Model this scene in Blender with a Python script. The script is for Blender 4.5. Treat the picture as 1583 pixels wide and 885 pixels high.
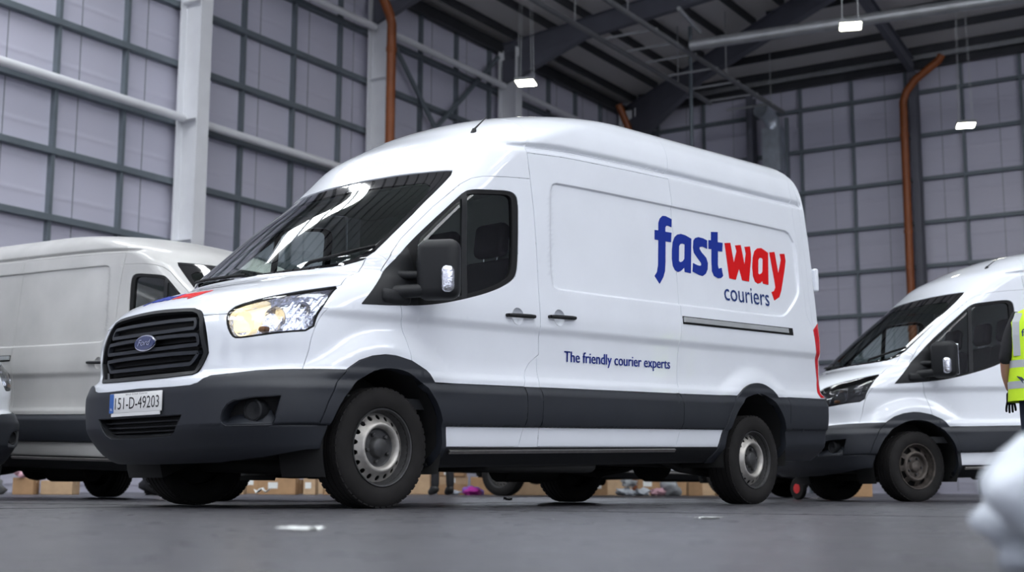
import bpy, bmesh, math, random
import numpy as np
from mathutils import Vector, Matrix, Euler
from mathutils.geometry import delaunay_2d_cdt
random.seed(7)
R = math.radians
scene = bpy.context.scene
COL = scene.collection
for _o in list(bpy.data.objects):
    bpy.data.objects.remove(_o)

# ------------------------------------------------------------------ camera
CAM = Vector((-4.9747, -6.6674, 0.1154))
YAW, PITCH, ROLL, FPX = 0.8187, 0.1504, 0.004, 2065.47
cam_d = bpy.data.cameras.new('camera')
cam = bpy.data.objects.new('camera', cam_d)
COL.objects.link(cam)
_f = Vector((math.sin(YAW)*math.cos(PITCH), math.cos(YAW)*math.cos(PITCH), math.sin(PITCH)))
_r = Vector((math.cos(YAW), -math.sin(YAW), 0)); _u = _r.cross(_f)
_r2 = _r*math.cos(ROLL)+_u*math.sin(ROLL); _u2 = -_r*math.sin(ROLL)+_u*math.cos(ROLL)
cam.matrix_world = Matrix(((_r2.x, _u2.x, -_f.x, CAM.x), (_r2.y, _u2.y, -_f.y, CAM.y), (_r2.z, _u2.z, -_f.z, CAM.z), (0, 0, 0, 1)))
cam_d.sensor_width = 36.0
cam_d.lens = FPX*36.0/1583.0
cam_d.clip_start = 0.05
cam_d.clip_end = 300
cam_d.dof.use_dof = True
cam_d.dof.focus_distance = 8.6
cam_d.dof.aperture_fstop = 2.2
scene.camera = cam

# ------------------------------------------------------------------ world, exposure
scene.view_settings.view_transform = 'Standard'
scene.view_settings.look = 'None'
scene.view_settings.gamma = 1.0
scene.view_settings.use_curve_mapping = False
scene.view_settings.exposure = -0.68
wd = bpy.data.worlds.new('world'); scene.world = wd; wd.use_nodes = True
wd.node_tree.nodes['Background'].inputs[0].default_value = (0.62, 0.72, 0.9, 1)
wd.node_tree.nodes['Background'].inputs[1].default_value = 1.0

# ------------------------------------------------------------------ building frame (u along the left wall, v out from it)
BAZ = R(79.5)
BU = Vector((math.sin(BAZ), math.cos(BAZ), 0)); BV = Vector((math.cos(BAZ), -math.sin(BAZ), 0))
B0 = Vector((CAM.x, CAM.y, 0))
BANG = math.atan2(BU.y, BU.x)
def bw(u, v, z=0.0): return B0+BU*u+BV*v+Vector((0, 0, z))
LW, BW_, FW_, WW = -22.0, 42.0, 20.0, -16.0      # left wall v, back wall u, front wall v, west wall u

def area(name, u, v, z, sx, sy, aim, power, col):
    d = bpy.data.lights.new(name, 'AREA'); d.shape = 'RECTANGLE'; d.size = sx; d.size_y = sy; d.energy = power; d.color = col
    o = bpy.data.objects.new(name, d); COL.objects.link(o); o.location = bw(u, v, z)
    o.rotation_euler = Vector(aim).to_track_quat('-Z', 'Y').to_euler()
    return o
DAY = (0.90, 0.95, 1.0)
DOORS_F = [-10.0, -2.5, 5.0, 12.0]
DOORS_W = [-15.0, -6.0, 4.0, 13.0]
for _u in DOORS_F: area('dock_daylight', _u, FW_-0.05, 2.9, 5.0, 5.0, -BV, 130, DAY)
for _v in DOORS_W: area('dock_daylight', WW+0.05, _v, 2.9, 5.0, 5.0, BU, 240, DAY)

# ------------------------------------------------------------------ materials
def mat(name, col, rough=0.5, metal=0.0, coat=0.0, spec=0.5, emit=None, estr=0.0, noise=0.0, nscale=8.0, bump=0.0, bscale=40.0, coat_r=0.03, trans=0.0):
    m = bpy.data.materials.new(name); m.use_nodes = True
    nt = m.node_tree; b = nt.nodes['Principled BSDF']
    b.inputs['Base Color'].default_value = (*col, 1); b.inputs['Roughness'].default_value = rough
    b.inputs['Metallic'].default_value = metal; b.inputs['Coat Weight'].default_value = coat
    b.inputs['Coat Roughness'].default_value = coat_r; b.inputs['Specular IOR Level'].default_value = spec
    if trans: b.inputs['Transmission Weight'].default_value = trans
    if emit: b.inputs['Emission Color'].default_value = (*emit, 1); b.inputs['Emission Strength'].default_value = estr
    tc = None
    if noise or bump:
        tc = nt.nodes.new('ShaderNodeTexCoord')
    if noise:
        n = nt.nodes.new('ShaderNodeTexNoise'); n.inputs['Scale'].default_value = nscale; n.inputs['Detail'].default_value = 5
        nt.links.new(tc.outputs['Object'], n.inputs['Vector'])
        r = nt.nodes.new('ShaderNodeMapRange'); r.inputs['From Min'].default_value = 0.3; r.inputs['From Max'].default_value = 0.7
        r.inputs['To Min'].default_value = 1-noise; r.inputs['To Max'].default_value = 1+noise*0.4
        nt.links.new(n.outputs['Fac'], r.inputs['Value'])
        x = nt.nodes.new('ShaderNodeVectorMath'); x.operation = 'SCALE'; x.inputs[0].default_value = col
        nt.links.new(r.outputs['Result'], x.inputs['Scale']); nt.links.new(x.outputs['Vector'], b.inputs['Base Color'])
    if bump:
        n2 = nt.nodes.new('ShaderNodeTexNoise'); n2.inputs['Scale'].default_value = bscale; n2.inputs['Detail'].default_value = 4
        nt.links.new(tc.outputs['Object'], n2.inputs['Vector'])
        bp = nt.nodes.new('ShaderNodeBump'); bp.inputs['Strength'].default_value = bump; bp.inputs['Distance'].default_value = 0.02
        nt.links.new(n2.outputs['Fac'], bp.inputs['Height']); nt.links.new(bp.outputs['Normal'], b.inputs['Normal'])
    return m
def glass(name, tint, refl=1.45, rough=0.0, boost=1.0):
    m = bpy.data.materials.new(name); m.use_nodes = True; nt = m.node_tree; nt.nodes.clear()
    o = nt.nodes.new('ShaderNodeOutputMaterial'); mx = nt.nodes.new('ShaderNodeMixShader')
    t = nt.nodes.new('ShaderNodeBsdfTransparent'); t.inputs[0].default_value = (*tint, 1)
    g = nt.nodes.new('ShaderNodeBsdfGlossy'); g.inputs['Roughness'].default_value = rough; g.inputs[0].default_value = (1, 1, 1, 1)
    f = nt.nodes.new('ShaderNodeFresnel'); f.inputs[0].default_value = refl
    mm = nt.nodes.new('ShaderNodeMath'); mm.operation = 'MULTIPLY'; mm.inputs[1].default_value = boost; mm.use_clamp = True
    nt.links.new(f.outputs[0], mm.inputs[0]); nt.links.new(mm.outputs[0], mx.inputs[0])
    nt.links.new(t.outputs[0], mx.inputs[1]); nt.links.new(g.outputs[0], mx.inputs[2]); nt.links.new(mx.outputs[0], o.inputs[0])
    return m
M = {}
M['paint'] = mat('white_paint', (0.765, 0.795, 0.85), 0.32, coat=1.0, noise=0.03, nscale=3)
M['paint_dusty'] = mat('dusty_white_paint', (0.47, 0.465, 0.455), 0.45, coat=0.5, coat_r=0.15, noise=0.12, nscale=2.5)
M['plastic'] = mat('charcoal_plastic', (0.015, 0.018, 0.025), 0.5, noise=0.12, nscale=6, bump=0.05, bscale=400)
M['plastic_dark'] = mat('black_plastic', (0.012, 0.013, 0.015), 0.5, spec=0.3, noise=0.1, nscale=10)
M['rubber'] = mat('black_rubber', (0.008, 0.008, 0.009), 0.7, spec=0.25)
M['tyre'] = mat('tyre_rubber', (0.014, 0.013, 0.013), 0.8, spec=0.25, noise=0.35, nscale=9)
M['tyre_side'] = M['tyre']
M['under'] = mat('underbody', (0.012, 0.012, 0.012), 0.8)
M['steel'] = mat('wheel_steel', (0.46, 0.44, 0.41), 0.45, metal=0.6, noise=0.25, nscale=18)
M['steel_rust'] = mat('rusty_wheel_steel', (0.10, 0.085, 0.075), 0.6, metal=0.4, noise=0.5, nscale=25)
M['hub'] = mat('wheel_centre', (0.05, 0.05, 0.052), 0.5, metal=0.3, noise=0.3, nscale=30)
M['chrome'] = mat('chrome', (0.85, 0.86, 0.92), 0.2, metal=1.0, bump=0.35, bscale=55)
M['alu'] = mat('brushed_aluminium', (0.52, 0.50, 0.48), 0.28, metal=1.0, noise=0.15, nscale=30)
M['glass_ws'] = glass('windscreen_glass', (0.84, 0.94, 0.90), 1.5, 0.0, 1.0)
M['glass_side'] = glass('side_window_glass', (0.88, 0.94, 0.91), 1.5, 0.0, 1.0)
M['lens'] = glass('clear_lens', (0.95, 0.97, 1.0), 1.45)
M['frit'] = mat('black_window_border', (0.012, 0.012, 0.013), 0.06, coat=1.0)
M['lamp_warm'] = mat('lit_headlamp', (1.0, 0.9, 0.7), 0.4, emit=(1.0, 0.83, 0.45), estr=1.15)
M['amber'] = mat('amber_bulb', (0.22, 0.10, 0.04), 0.3)
M['red_lens'] = mat('red_tail_lens', (0.55, 0.01, 0.015), 0.12, coat=1.0)
M['blue'] = mat('blue_vinyl', (0.006, 0.026, 0.25), 0.55, spec=0.2)
M['navy'] = mat('navy_vinyl', (0.010, 0.032, 0.15), 0.55, spec=0.2)
M['red'] = mat('red_vinyl', (0.60, 0.002, 0.004), 0.55, spec=0.2)
M['plate'] = mat('number_plate_white', (0.80, 0.80, 0.79), 0.4)
M['plate_blue'] = mat('number_plate_blue', (0.03, 0.12, 0.42), 0.4)
M['plate_black'] = mat('number_plate_black', (0.012, 0.012, 0.014), 0.4)
M['badge_blue'] = mat('badge_blue', (0.01, 0.025, 0.12), 0.15, coat=1.0)
M['silver'] = mat('badge_silver', (0.8, 0.8, 0.82), 0.2, metal=1.0)
M['seat'] = mat('dark_seat_fabric', (0.015, 0.015, 0.017), 0.9, noise=0.2, nscale=40)
M['dash'] = mat('dashboard_plastic', (0.03, 0.032, 0.035), 0.6)
M['lining'] = mat('cab_lining', (0.70, 0.73, 0.72), 0.8)
M['paper'] = mat('paper', (0.80, 0.82, 0.80), 0.8, noise=0.06, nscale=30)
M['card'] = mat('cardboard', (0.42, 0.255, 0.135), 0.85, noise=0.15, nscale=6)
M['card2'] = mat('pale_cardboard', (0.52, 0.36, 0.22), 0.85, noise=0.15, nscale=6)
M['tape'] = mat('parcel_tape', (0.50, 0.36, 0.20), 0.3)
M['polybag_white'] = mat('white_polythene', (0.60, 0.64, 0.70), 0.35, bump=0.3, bscale=14)
M['polybag_pink'] = mat('magenta_polythene', (0.50, 0.03, 0.35), 0.35, bump=0.4, bscale=20)
M['polybag_purple'] = mat('purple_polythene', (0.25, 0.12, 0.50), 0.35, bump=0.4, bscale=20)
M['polybag_rose'] = mat('pale_pink_polythene', (0.62, 0.36, 0.42), 0.4, bump=0.4, bscale=20)
M['polybag_black'] = mat('black_polythene', (0.012, 0.012, 0.014), 0.25, bump=0.5, bscale=15)
M['polybag_grey'] = mat('grey_polythene', (0.36, 0.38, 0.40), 0.35, bump=0.4, bscale=20)
M['red_bit'] = mat('red_plastic', (0.6, 0.03, 0.03), 0.4)
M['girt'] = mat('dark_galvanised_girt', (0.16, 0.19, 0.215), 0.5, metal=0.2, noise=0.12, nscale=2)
M['colpaint'] = mat('grey_painted_steel', (0.80, 0.81, 0.84), 0.5, noise=0.06, nscale=1.5)
M['colpaint_dark'] = mat('mid_grey_steel', (0.20, 0.205, 0.215), 0.5, noise=0.1, nscale=2)
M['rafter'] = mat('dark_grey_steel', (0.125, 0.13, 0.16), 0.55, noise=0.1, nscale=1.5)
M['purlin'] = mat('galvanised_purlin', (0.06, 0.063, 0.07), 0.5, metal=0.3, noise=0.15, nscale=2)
M['tube'] = mat('galvanised_tube', (0.55, 0.57, 0.58), 0.4, metal=0.6, noise=0.15, nscale=3)
M['orange'] = mat('orange_drainpipe', (0.30, 0.082, 0.018), 0.45, noise=0.12, nscale=3)
M['lampbody'] = mat('lamp_housing', (0.25, 0.26, 0.27), 0.5)
M['led'] = mat('led_panel', (1, 1, 0.9), 0.5, emit=(1.0, 0.98, 0.80), estr=45.0)
M['rooflight'] = mat('rooflight_sheet', (0.9, 0.92, 0.95), 0.5, emit=(0.93, 0.97, 1.0), estr=33.0)
M['added_glow'] = mat('added_glow_sheet', (0.9, 0.92, 0.95), 0.5, emit=(0.93, 0.96, 1.0), estr=11.0)  # glowing sheet for the panels added to brighten the roof
M['duct'] = mat('bright_duct', (0.62, 0.68, 0.74), 0.3, metal=0.6, noise=0.2, nscale=3)
M['hivis'] = mat('hi_vis_yellow', (0.55, 0.80, 0.015), 0.7)
M['reflective'] = mat('reflective_tape', (0.42, 0.44, 0.47), 0.4)
M['black_cloth'] = mat('black_cloth', (0.012, 0.012, 0.015), 0.9, noise=0.2, nscale=30)
M['navy_cloth'] = mat('navy_trousers', (0.02, 0.03, 0.055), 0.9, noise=0.2, nscale=30)
M['skin'] = mat('skin', (0.50, 0.27, 0.19), 0.55)
M['hair'] = mat('dark_hair', (0.02, 0.014, 0.01), 0.7)
M['boot'] = mat('black_boots', (0.01, 0.01, 0.01), 0.5)

def panel_mat(name, c0, c1, rough, line):
    """wall and roof sheeting: faint horizontal ribs, cloudy tone"""
    m = bpy.data.materials.new(name); m.use_nodes = True; nt = m.node_tree; b = nt.nodes['Principled BSDF']
    b.inputs['Roughness'].default_value = rough
    tc = nt.nodes.new('ShaderNodeTexCoord'); n = nt.nodes.new('ShaderNodeTexNoise'); n.inputs['Scale'].default_value = 0.7; n.inputs['Detail'].default_value = 3
    g = nt.nodes.new('ShaderNodeNewGeometry')
    nt.links.new(g.outputs['Position'], n.inputs['Vector'])
    cr = nt.nodes.new('ShaderNodeMix'); cr.data_type = 'RGBA'; cr.inputs['A'].default_value = (*c0, 1); cr.inputs['B'].default_value = (*c1, 1)
    nt.links.new(n.outputs['Fac'], cr.inputs['Factor']); nt.links.new(cr.outputs['Result'], b.inputs['Base Color'])
    w = nt.nodes.new('ShaderNodeTexWave'); w.bands_direction = 'Z'; w.inputs['Scale'].default_value = line; w.inputs['Distortion'].default_value = 0.0
    nt.links.new(g.outputs['Position'], w.inputs['Vector'])
    pw = nt.nodes.new('ShaderNodeMath'); pw.operation = 'POWER'; pw.inputs[1].default_value = 18
    nt.links.new(w.outputs['Fac'], pw.inputs[0])
    bp = nt.nodes.new('ShaderNodeBump'); bp.inputs['Strength'].default_value = 0.5; bp.inputs['Distance'].default_value = 0.02
    nt.links.new(pw.outputs[0], bp.inputs['Height']); nt.links.new(bp.outputs['Normal'], b.inputs['Normal'])
    return m
M['cladding'] = panel_mat('lilac_grey_wall_sheet', (0.53, 0.53, 0.63), (0.58, 0.57, 0.67), 0.5, 0.45)
M['roofsheet'] = panel_mat('grey_roof_sheet', (0.80, 0.78, 0.76), (0.86, 0.84, 0.82), 0.6, 0.0)

def floor_mat():
    m = bpy.data.materials.new('polished_concrete'); m.use_nodes = True; nt = m.node_tree; b = nt.nodes['Principled BSDF']
    g = nt.nodes.new('ShaderNodeNewGeometry')
    def noise(sc, det=6):
        n = nt.nodes.new('ShaderNodeTexNoise'); n.inputs['Scale'].default_value = sc; n.inputs['Detail'].default_value = det
        nt.links.new(g.outputs['Position'], n.inputs['Vector']); return n
    n1 = noise(0.55); n2 = noise(6.0); n3 = noise(45.0, 3)
    r = nt.nodes.new('ShaderNodeValToRGB'); r.color_ramp.elements[0].position = 0.25; r.color_ramp.elements[1].position = 0.75
    r.color_ramp.elements[0].color = (0.044, 0.043, 0.050, 1); r.color_ramp.elements[1].color = (0.082, 0.081, 0.090, 1)
    a = nt.nodes.new('ShaderNodeMath'); a.operation = 'MULTIPLY_ADD'; a.inputs[1].default_value = 0.16
    nt.links.new(n2.outputs['Fac'], a.inputs[0]); nt.links.new(n1.outputs['Fac'], a.inputs[2])
    s = nt.nodes.new('ShaderNodeMath'); s.operation = 'SUBTRACT'; s.inputs[1].default_value = 0.08
    nt.links.new(a.outputs[0], s.inputs[0]); nt.links.new(s.outputs[0], r.inputs[0]); nt.links.new(r.outputs[0], b.inputs['Base Color'])
    rr = nt.nodes.new('ShaderNodeMapRange'); rr.inputs['To Min'].default_value = 0.18; rr.inputs['To Max'].default_value = 0.42
    nt.links.new(n2.outputs['Fac'], rr.inputs['Value']); nt.links.new(rr.outputs[0], b.inputs['Roughness'])
    bp = nt.nodes.new('ShaderNodeBump'); bp.inputs['Strength'].default_value = 0.12; bp.inputs['Distance'].default_value = 0.01
    nt.links.new(n3.outputs['Fac'], bp.inputs['Height']); nt.links.new(bp.outputs['Normal'], b.inputs['Normal'])
    b.inputs['Specular IOR Level'].default_value = 0.5
    return m
M['floor'] = floor_mat()

# ------------------------------------------------------------------ object helpers
def tag(o, label=None, cat=None, group=None, kind=None):
    if label: o['label'] = label
    if cat: o['category'] = cat
    if group: o['group'] = group
    if kind: o['kind'] = kind
    return o
def link(name, data, parent=None, m=None):
    o = bpy.data.objects.new(name, data); COL.objects.link(o)
    if parent: o.parent = parent
    if m is not None and data is not None and not data.materials: data.materials.append(M[m] if isinstance(m, str) else m)
    return o
def empty(name, loc=(0, 0, 0), rz=0.0):
    o = bpy.data.objects.new(name, None); COL.objects.link(o); o.location = loc; o.rotation_euler = (0, 0, rz); o.empty_display_size = 0.2
    return o
def mesh_from(name, verts, faces, smooth=False):
    me = bpy.data.meshes.new(name); me.from_pydata([tuple(v) for v in verts], [], faces); me.update()
    if smooth:
        for p_ in me.polygons: p_.use_smooth = True
    return me
class MB:
    """collects shapes for one mesh"""
    def __init__(s): s.v = []; s.f = []
    def add(s, vs, fs):
        o = len(s.v); s.v += [tuple(v) for v in vs]; s.f += [tuple(i+o for i in f) for f in fs]; return s
    def box(s, c, d, rot=None, bev=0.0):
        if bev > 0:
            bm = bmesh.new(); bmesh.ops.create_cube(bm, size=1.0)
            for v in bm.verts: v.co = Vector((v.co.x*d[0], v.co.y*d[1], v.co.z*d[2]))
            bmesh.ops.bevel(bm, geom=list(bm.edges), offset=bev, segments=2, affect='EDGES', profile=0.5)
            vs = [v.co.copy() for v in bm.verts]; fs = [[v.index for v in f.verts] for f in bm.faces]; bm.free()
        else:
            vs = [Vector((x*d[0]/2, y*d[1]/2, z*d[2]/2)) for x in (-1, 1) for y in (-1, 1) for z in (-1, 1)]
            fs = [(0, 1, 3, 2), (4, 6, 7, 5), (0, 4, 5, 1), (2, 3, 7, 6), (0, 2, 6, 4), (1, 5, 7, 3)]
        if rot is not None: vs = [rot @ v for v in vs]
        return s.add([v+Vector(c) for v in vs], fs)
    def tube(s, pts, rad, n=10, cap=True, closed=False):
        pts = [Vector(p_) for p_ in pts]; vs = []; fs = []; k = len(pts)
        rads = rad if isinstance(rad, (list, tuple)) else [rad]*k
        up = None
        for i, p_ in enumerate(pts):
            if closed: t = (pts[(i+1) % k]-pts[i-1]).normalized()
            else: t = (pts[min(i+1, k-1)]-pts[max(i-1, 0)]).normalized()
            if up is None: up = Vector((0, 0, 1)) if abs(t.z) < 0.9 else Vector((1, 0, 0))
            a = t.cross(up)
            if a.length < 1e-6: a = t.orthogonal()
            a.normalize(); b = a.cross(t).normalized(); up = b
            for j in range(n):
                an = 2*math.pi*j/n; vs.append(p_+(a*math.cos(an)+b*math.sin(an))*rads[i])
        for i in range(k if closed else k-1):
            i2 = (i+1) % k
            for j in range(n): fs.append((i*n+j, i*n+(j+1) % n, i2*n+(j+1) % n, i2*n+j))
        if cap and not closed: fs.append(tuple(range(n))[::-1]); fs.append(tuple(range((k-1)*n, k*n)))
        return s.add(vs, fs)
    def lathe(s, prof, n=48, axis='y', c=(0, 0, 0), cap=False):
        """prof: (radius, offset along axis)"""
        vs = []; fs = []
        for r_, o in prof:
            for j in range(n):
                a = 2*math.pi*j/n; x, y = r_*math.cos(a), r_*math.sin(a)
                v = {'y': (x, o, y), 'x': (o, x, y), 'z': (x, y, o)}[axis]; vs.append(Vector(v)+Vector(c))
        for i in range(len(prof)-1):
            for j in range(n): fs.append((i*n+j, i*n+(j+1) % n, (i+1)*n+(j+1) % n, (i+1)*n+j))
        if cap: fs.append(tuple(range(n))); fs.append(tuple(range((len(prof)-1)*n, len(prof)*n)))
        return s.add(vs, fs)
    def mesh(s, name, smooth=False, auto=None, fix=True):
        me = mesh_from(name, s.v, s.f, smooth)
        if fix:
            bm = bmesh.new(); bm.from_mesh(me); bmesh.ops.recalc_face_normals(bm, faces=list(bm.faces)); bm.to_mesh(me); bm.free()
        if auto is not None:
            for p_ in me.polygons: p_.use_smooth = True
            me.set_sharp_from_angle(angle=R(auto))
        return me
    def build(s, name, m, parent=None, smooth=False, auto=None):
        return link(name, s.mesh(name, smooth, auto), parent, m)

# ================================================================== van body surface
RAKE=.0275
def pchip(xk,yk):
    xk=np.array(xk,float); yk=np.array(yk,float); h=np.diff(xk); d=np.diff(yk)/h
    m=np.zeros_like(yk); m[0]=d[0]; m[-1]=d[-1]
    for i in range(1,len(xk)-1):
        if d[i-1]*d[i]>0:
            w1=2*h[i]+h[i-1]; w2=h[i]+2*h[i-1]; m[i]=(w1+w2)/(w1/d[i-1]+w2/d[i])
    def f(x):
        x=np.clip(x,xk[0],xk[-1]); i=np.clip(np.searchsorted(xk,x)-1,0,len(h)-1); t=(x-xk[i])/h[i]
        return (yk[i]*(1+2*t)*(1-t)**2+h[i]*m[i]*t*(1-t)**2+yk[i+1]*t*t*(3-2*t)+h[i]*m[i+1]*t*t*(t-1))
    return f
X0=pchip(*zip((.22,-.66),(.28,-.78),(.36,-.872),(.48,-.920),(.64,-.922),(.72,-.912),(.76,-.892),(.95,-.884),(1.08,-.862),(1.15,-.81),(1.20,-.74),(1.25,-.62),(1.30,-.46),(1.345,-.315),(1.457,-.185),(1.8,.205),(2.07,.535),(2.15,.615),(2.3,.755),(2.42,.95),(2.5,1.10),(2.6,1.36),(2.68,1.70),(2.74,2.15),(2.775,2.7)))
W0=pchip(*zip((.22,.87),(.28,.94),(.34,.985),(.46,1.0),(.475,1.018),(.60,1.031),(.655,1.031),(.712,1.004),(.74,1.002),(.785,.984),(.86,.976),(1.0,.978),(1.045,.980),(1.105,.999),(1.16,1.0),(1.3,.99),(1.36,.984),(2.1,.93),(2.36,.905),(2.46,.885),(2.55,.850),(2.61,.805),(2.665,.75),(2.72,.64),(2.75,.53),(2.775,.40)))
LL=pchip(*zip((.22,.7),(.36,.80),(.9,.85),(1.15,.85),(1.25,.78),(1.345,.62),(1.457,.50),(2.07,.495),(2.3,.6),(2.55,.8),(2.775,.8)))
NN=pchip(*zip((.22,2.6),(.36,2.8),(.48,3.15),(.70,3.2),(.735,3.1),(.77,2.85),(.95,3.0),(1.15,2.55),(1.345,2.4),(1.457,2.5),(2.07,2.25),(2.775,2.2)))
XR=pchip(*zip((.22,4.88),(.34,4.92),(.73,4.92),(.76,4.88),(1.5,4.87),(2.3,4.83),(2.6,4.78),(2.775,4.5)))
RR=.07
def ss(a,b,x):
    t=np.clip((x-a)/(b-a),0,1); return t*t*(3-2*t)
RECESS=[(1.475,1.40),(1.52,2.05),(1.57,2.10),(4.46,2.11),(4.55,2.06),(4.585,1.97),(4.593,1.58),(4.36,1.385),(4.25,1.36),(1.53,1.35)]
def smooth_poly(pts, it=2):
    p_ = np.array(pts, float)
    for _ in range(it):
        nx = np.roll(p_, -1, 0); p_ = np.stack([p_*.75+nx*.25, p_*.25+nx*.75], 1).reshape(-1, 2)
    return p_.tolist()
def round_poly(pts, r_, it=3):
    """cut the corners of a polygon back by r_ before smoothing"""
    P=np.array(pts,float); out=[]
    for i in range(len(P)):
        for q in (P[i-1],P[(i+1)%len(P)]):
            d=q-P[i]; l=np.linalg.norm(d); out.append(P[i]+d*min(r_/l,.45))
    return smooth_poly(out,it)
RECESS_S=round_poly(RECESS,.045,2)
def sd_poly(px,pz,poly):
    P=np.array(poly); Q=np.roll(P,-1,0); px=np.asarray(px,float); pz=np.asarray(pz,float); sh=np.broadcast(px,pz).shape
    x=np.broadcast_to(px,sh).ravel(); z=np.broadcast_to(pz,sh).ravel(); res=np.full(x.shape,1.0)
    m=(x>P[:,0].min()-.1)&(x<P[:,0].max()+.1)&(z>P[:,1].min()-.1)&(z<P[:,1].max()+.1)
    if m.any():
        X=x[m][:,None]; Z=z[m][:,None]; e=Q-P; wx=X-P[:,0]; wz=Z-P[:,1]
        t=np.clip((wx*e[:,0]+wz*e[:,1])/(e**2).sum(1),0,1); d=np.sqrt(((wx-e[:,0]*t)**2+(wz-e[:,1]*t)**2).min(1))
        c=(P[:,1]>Z)!=(Q[:,1]>Z); ez=np.where(np.abs(e[:,1])<1e-12,1e-12,e[:,1]); xi=e[:,0]*wz/ez+P[:,0]
        ins=((c&(X<xi)).sum(1)%2)==1; res[m]=np.where(ins,-d,d)
    return res.reshape(sh)
GZ=pchip(*zip((.8,2.235),(1.0,2.27),(1.25,2.295),(1.8,2.335),(2.7,2.35),(5,2.352)))
FW=(.05,.335); RW=(3.835,.27)
def bump(x,z):
    """outward side displacement in m at side position x, local height z"""
    d=-.015*(1-ss(-.016,.002,sd_poly(x,z,RECESS_S)))
    g=GZ(x); d+=-.028*np.exp(-((z-g)/.021)**2)*ss(1.0,1.25,x)*(1-ss(4.70,4.80,x))
    for cx,cz in (FW,RW):
        r=np.hypot(x-cx,(z-cz)*1.0); up=ss(.62,.85,z)
        d+=.042*(1-ss(.54,.70,r))*up*(1-.6*ss(1.0,1.3,z))
    d+=-.008*np.exp(-((z-.464)/.007)**2)*ss(-.70,-.60,x)*(1-ss(-.36,-.30,x))
    return d
def surf(s,z):
    """left half (y<0). s 0..1 nose, 1..2 side, 2..3 rear"""
    s=np.asarray(s,float); z=np.asarray(z,float); s,z=np.broadcast_arrays(s,z)
    x0=X0(z); w=W0(z); L=LL(z); n=NN(z); xr=XR(z)
    ph=np.clip(s,0,1)*np.pi/2; xe=x0+L; xs=xr-RR
    xn=x0+L*(1-np.maximum(np.cos(ph),0)**(2/n)); yn=w*np.maximum(np.sin(ph),0)**(2/n)
    t=np.clip(s-1,0,1); xsd=xe+t*(xs-xe)
    u=np.clip(s-2,0,1)
    a=np.clip(u/.25,0,1)*np.pi/2; xrr=xs+RR*np.sin(a); yrr=w-RR*(1-np.cos(a)); yrr=np.where(u>.25,(w-RR)*(1-(u-.25)/.75),yrr)
    x=np.where(s<=1,xn,np.where(s<=2,xsd,xrr)); y=np.where(s<=1,yn,np.where(s<=2,w,yrr))
    k=np.where(s<=1,ss(.35,.75,s),np.where(s<=2,1.,1-ss(0,.1,u)))
    y=y+k*bump(x,z)
    return np.stack([x,-y,z+RAKE*x],-1)
def s_of_x(x,z):
    x=np.asarray(x,float); z=np.asarray(z,float); x0=X0(z); L=LL(z); n=NN(z); xe=x0+L; xs=XR(z)-RR
    c=np.clip((xe-x)/L,0,1)**(n/2); sn=np.arccos(np.clip(c,0,1))/(np.pi/2)
    return np.where(x<xe,sn,1+(x-xe)/(xs-xe))
def s_of_y(y,z):
    return np.arcsin(np.clip(np.abs(y)/W0(z),0,1)**(NN(z)/2))/(np.pi/2)
def normal(s,z,e=1e-3):
    a=surf(s+e,z)-surf(s-e,z); b=surf(s,z+e)-surf(s,z-e); n=np.cross(a,b); return n/np.linalg.norm(n,axis=-1,keepdims=True)

# ------------------------------------------------------------------ panels: outlines on the surface, one mesh per panel
def AofS(s): s = np.asarray(s, float); return np.where(s < 1, s*1.6, np.where(s < 2, 1.6+(s-1)*4.6, 6.2+(s-2)*1.1))
def SofA(a): a = np.asarray(a, float); return np.where(a < 1.6, a/1.6, np.where(a < 6.2, 1+(a-1.6)/4.6, 2+(a-6.2)/1.1))
ZB, ZT = .22, 2.775
def dens(pts, step, closed=True):
    out = []; n = len(pts)
    for i in range(n if closed else n-1):
        a = np.array(pts[i], float); b = np.array(pts[(i+1) % n], float); k = max(1, int(np.hypot(*(b-a))/step))
        for j in range(k): out.append(a+(b-a)*j/k)
    return np.array(out)
def px_(pts, step=.04):              # outline given as (x, local z) on the side
    q = dens(pts, step); z = np.clip(q[:, 1], ZB, ZT); return np.c_[AofS(np.clip(s_of_x(q[:, 0], z), 0, 3)), z]
def ps_(pts, step=.02):              # outline given as (s, local z)
    q = dens(pts, step); return np.c_[AofS(np.clip(q[:, 0], 0, 3)), np.clip(q[:, 1], ZB, ZT)]
def arc(cx, cz, rx, rz, a0, a1, n): return [(cx+rx*math.cos(R(a0+(a1-a0)*i/n)), cz+rz*math.sin(R(a0+(a1-a0)*i/n))) for i in range(n+1)]
WINDOW = [(-.128, 1.138), (-.141, 1.137), (-.132, 1.147), (-.007, 1.275), (.169, 1.454), (.273, 1.551), (.431, 1.68), (.577, 1.795), (.714, 1.904), (.773, 1.930), (.938, 1.948), (1.10, 1.966), (1.165, 1.958), (1.197, 1.916), (1.186, 1.714), (1.168, 1.525), (1.148, 1.425), (1.09, 1.371), (.911, 1.295), (.657, 1.227), (.464, 1.186), (.295, 1.162), (.045, 1.143)]
GLASS = [(.285, 1.53), (.425, 1.650), (.709, 1.878), (.765, 1.902), (.938, 1.922), (1.085, 1.940), (1.128, 1.930), (1.142, 1.900), (1.128, 1.6), (1.105, 1.45), (1.065, 1.392), (.9, 1.322), (.659, 1.250), (.45, 1.207), (.295, 1.187)]
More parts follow.
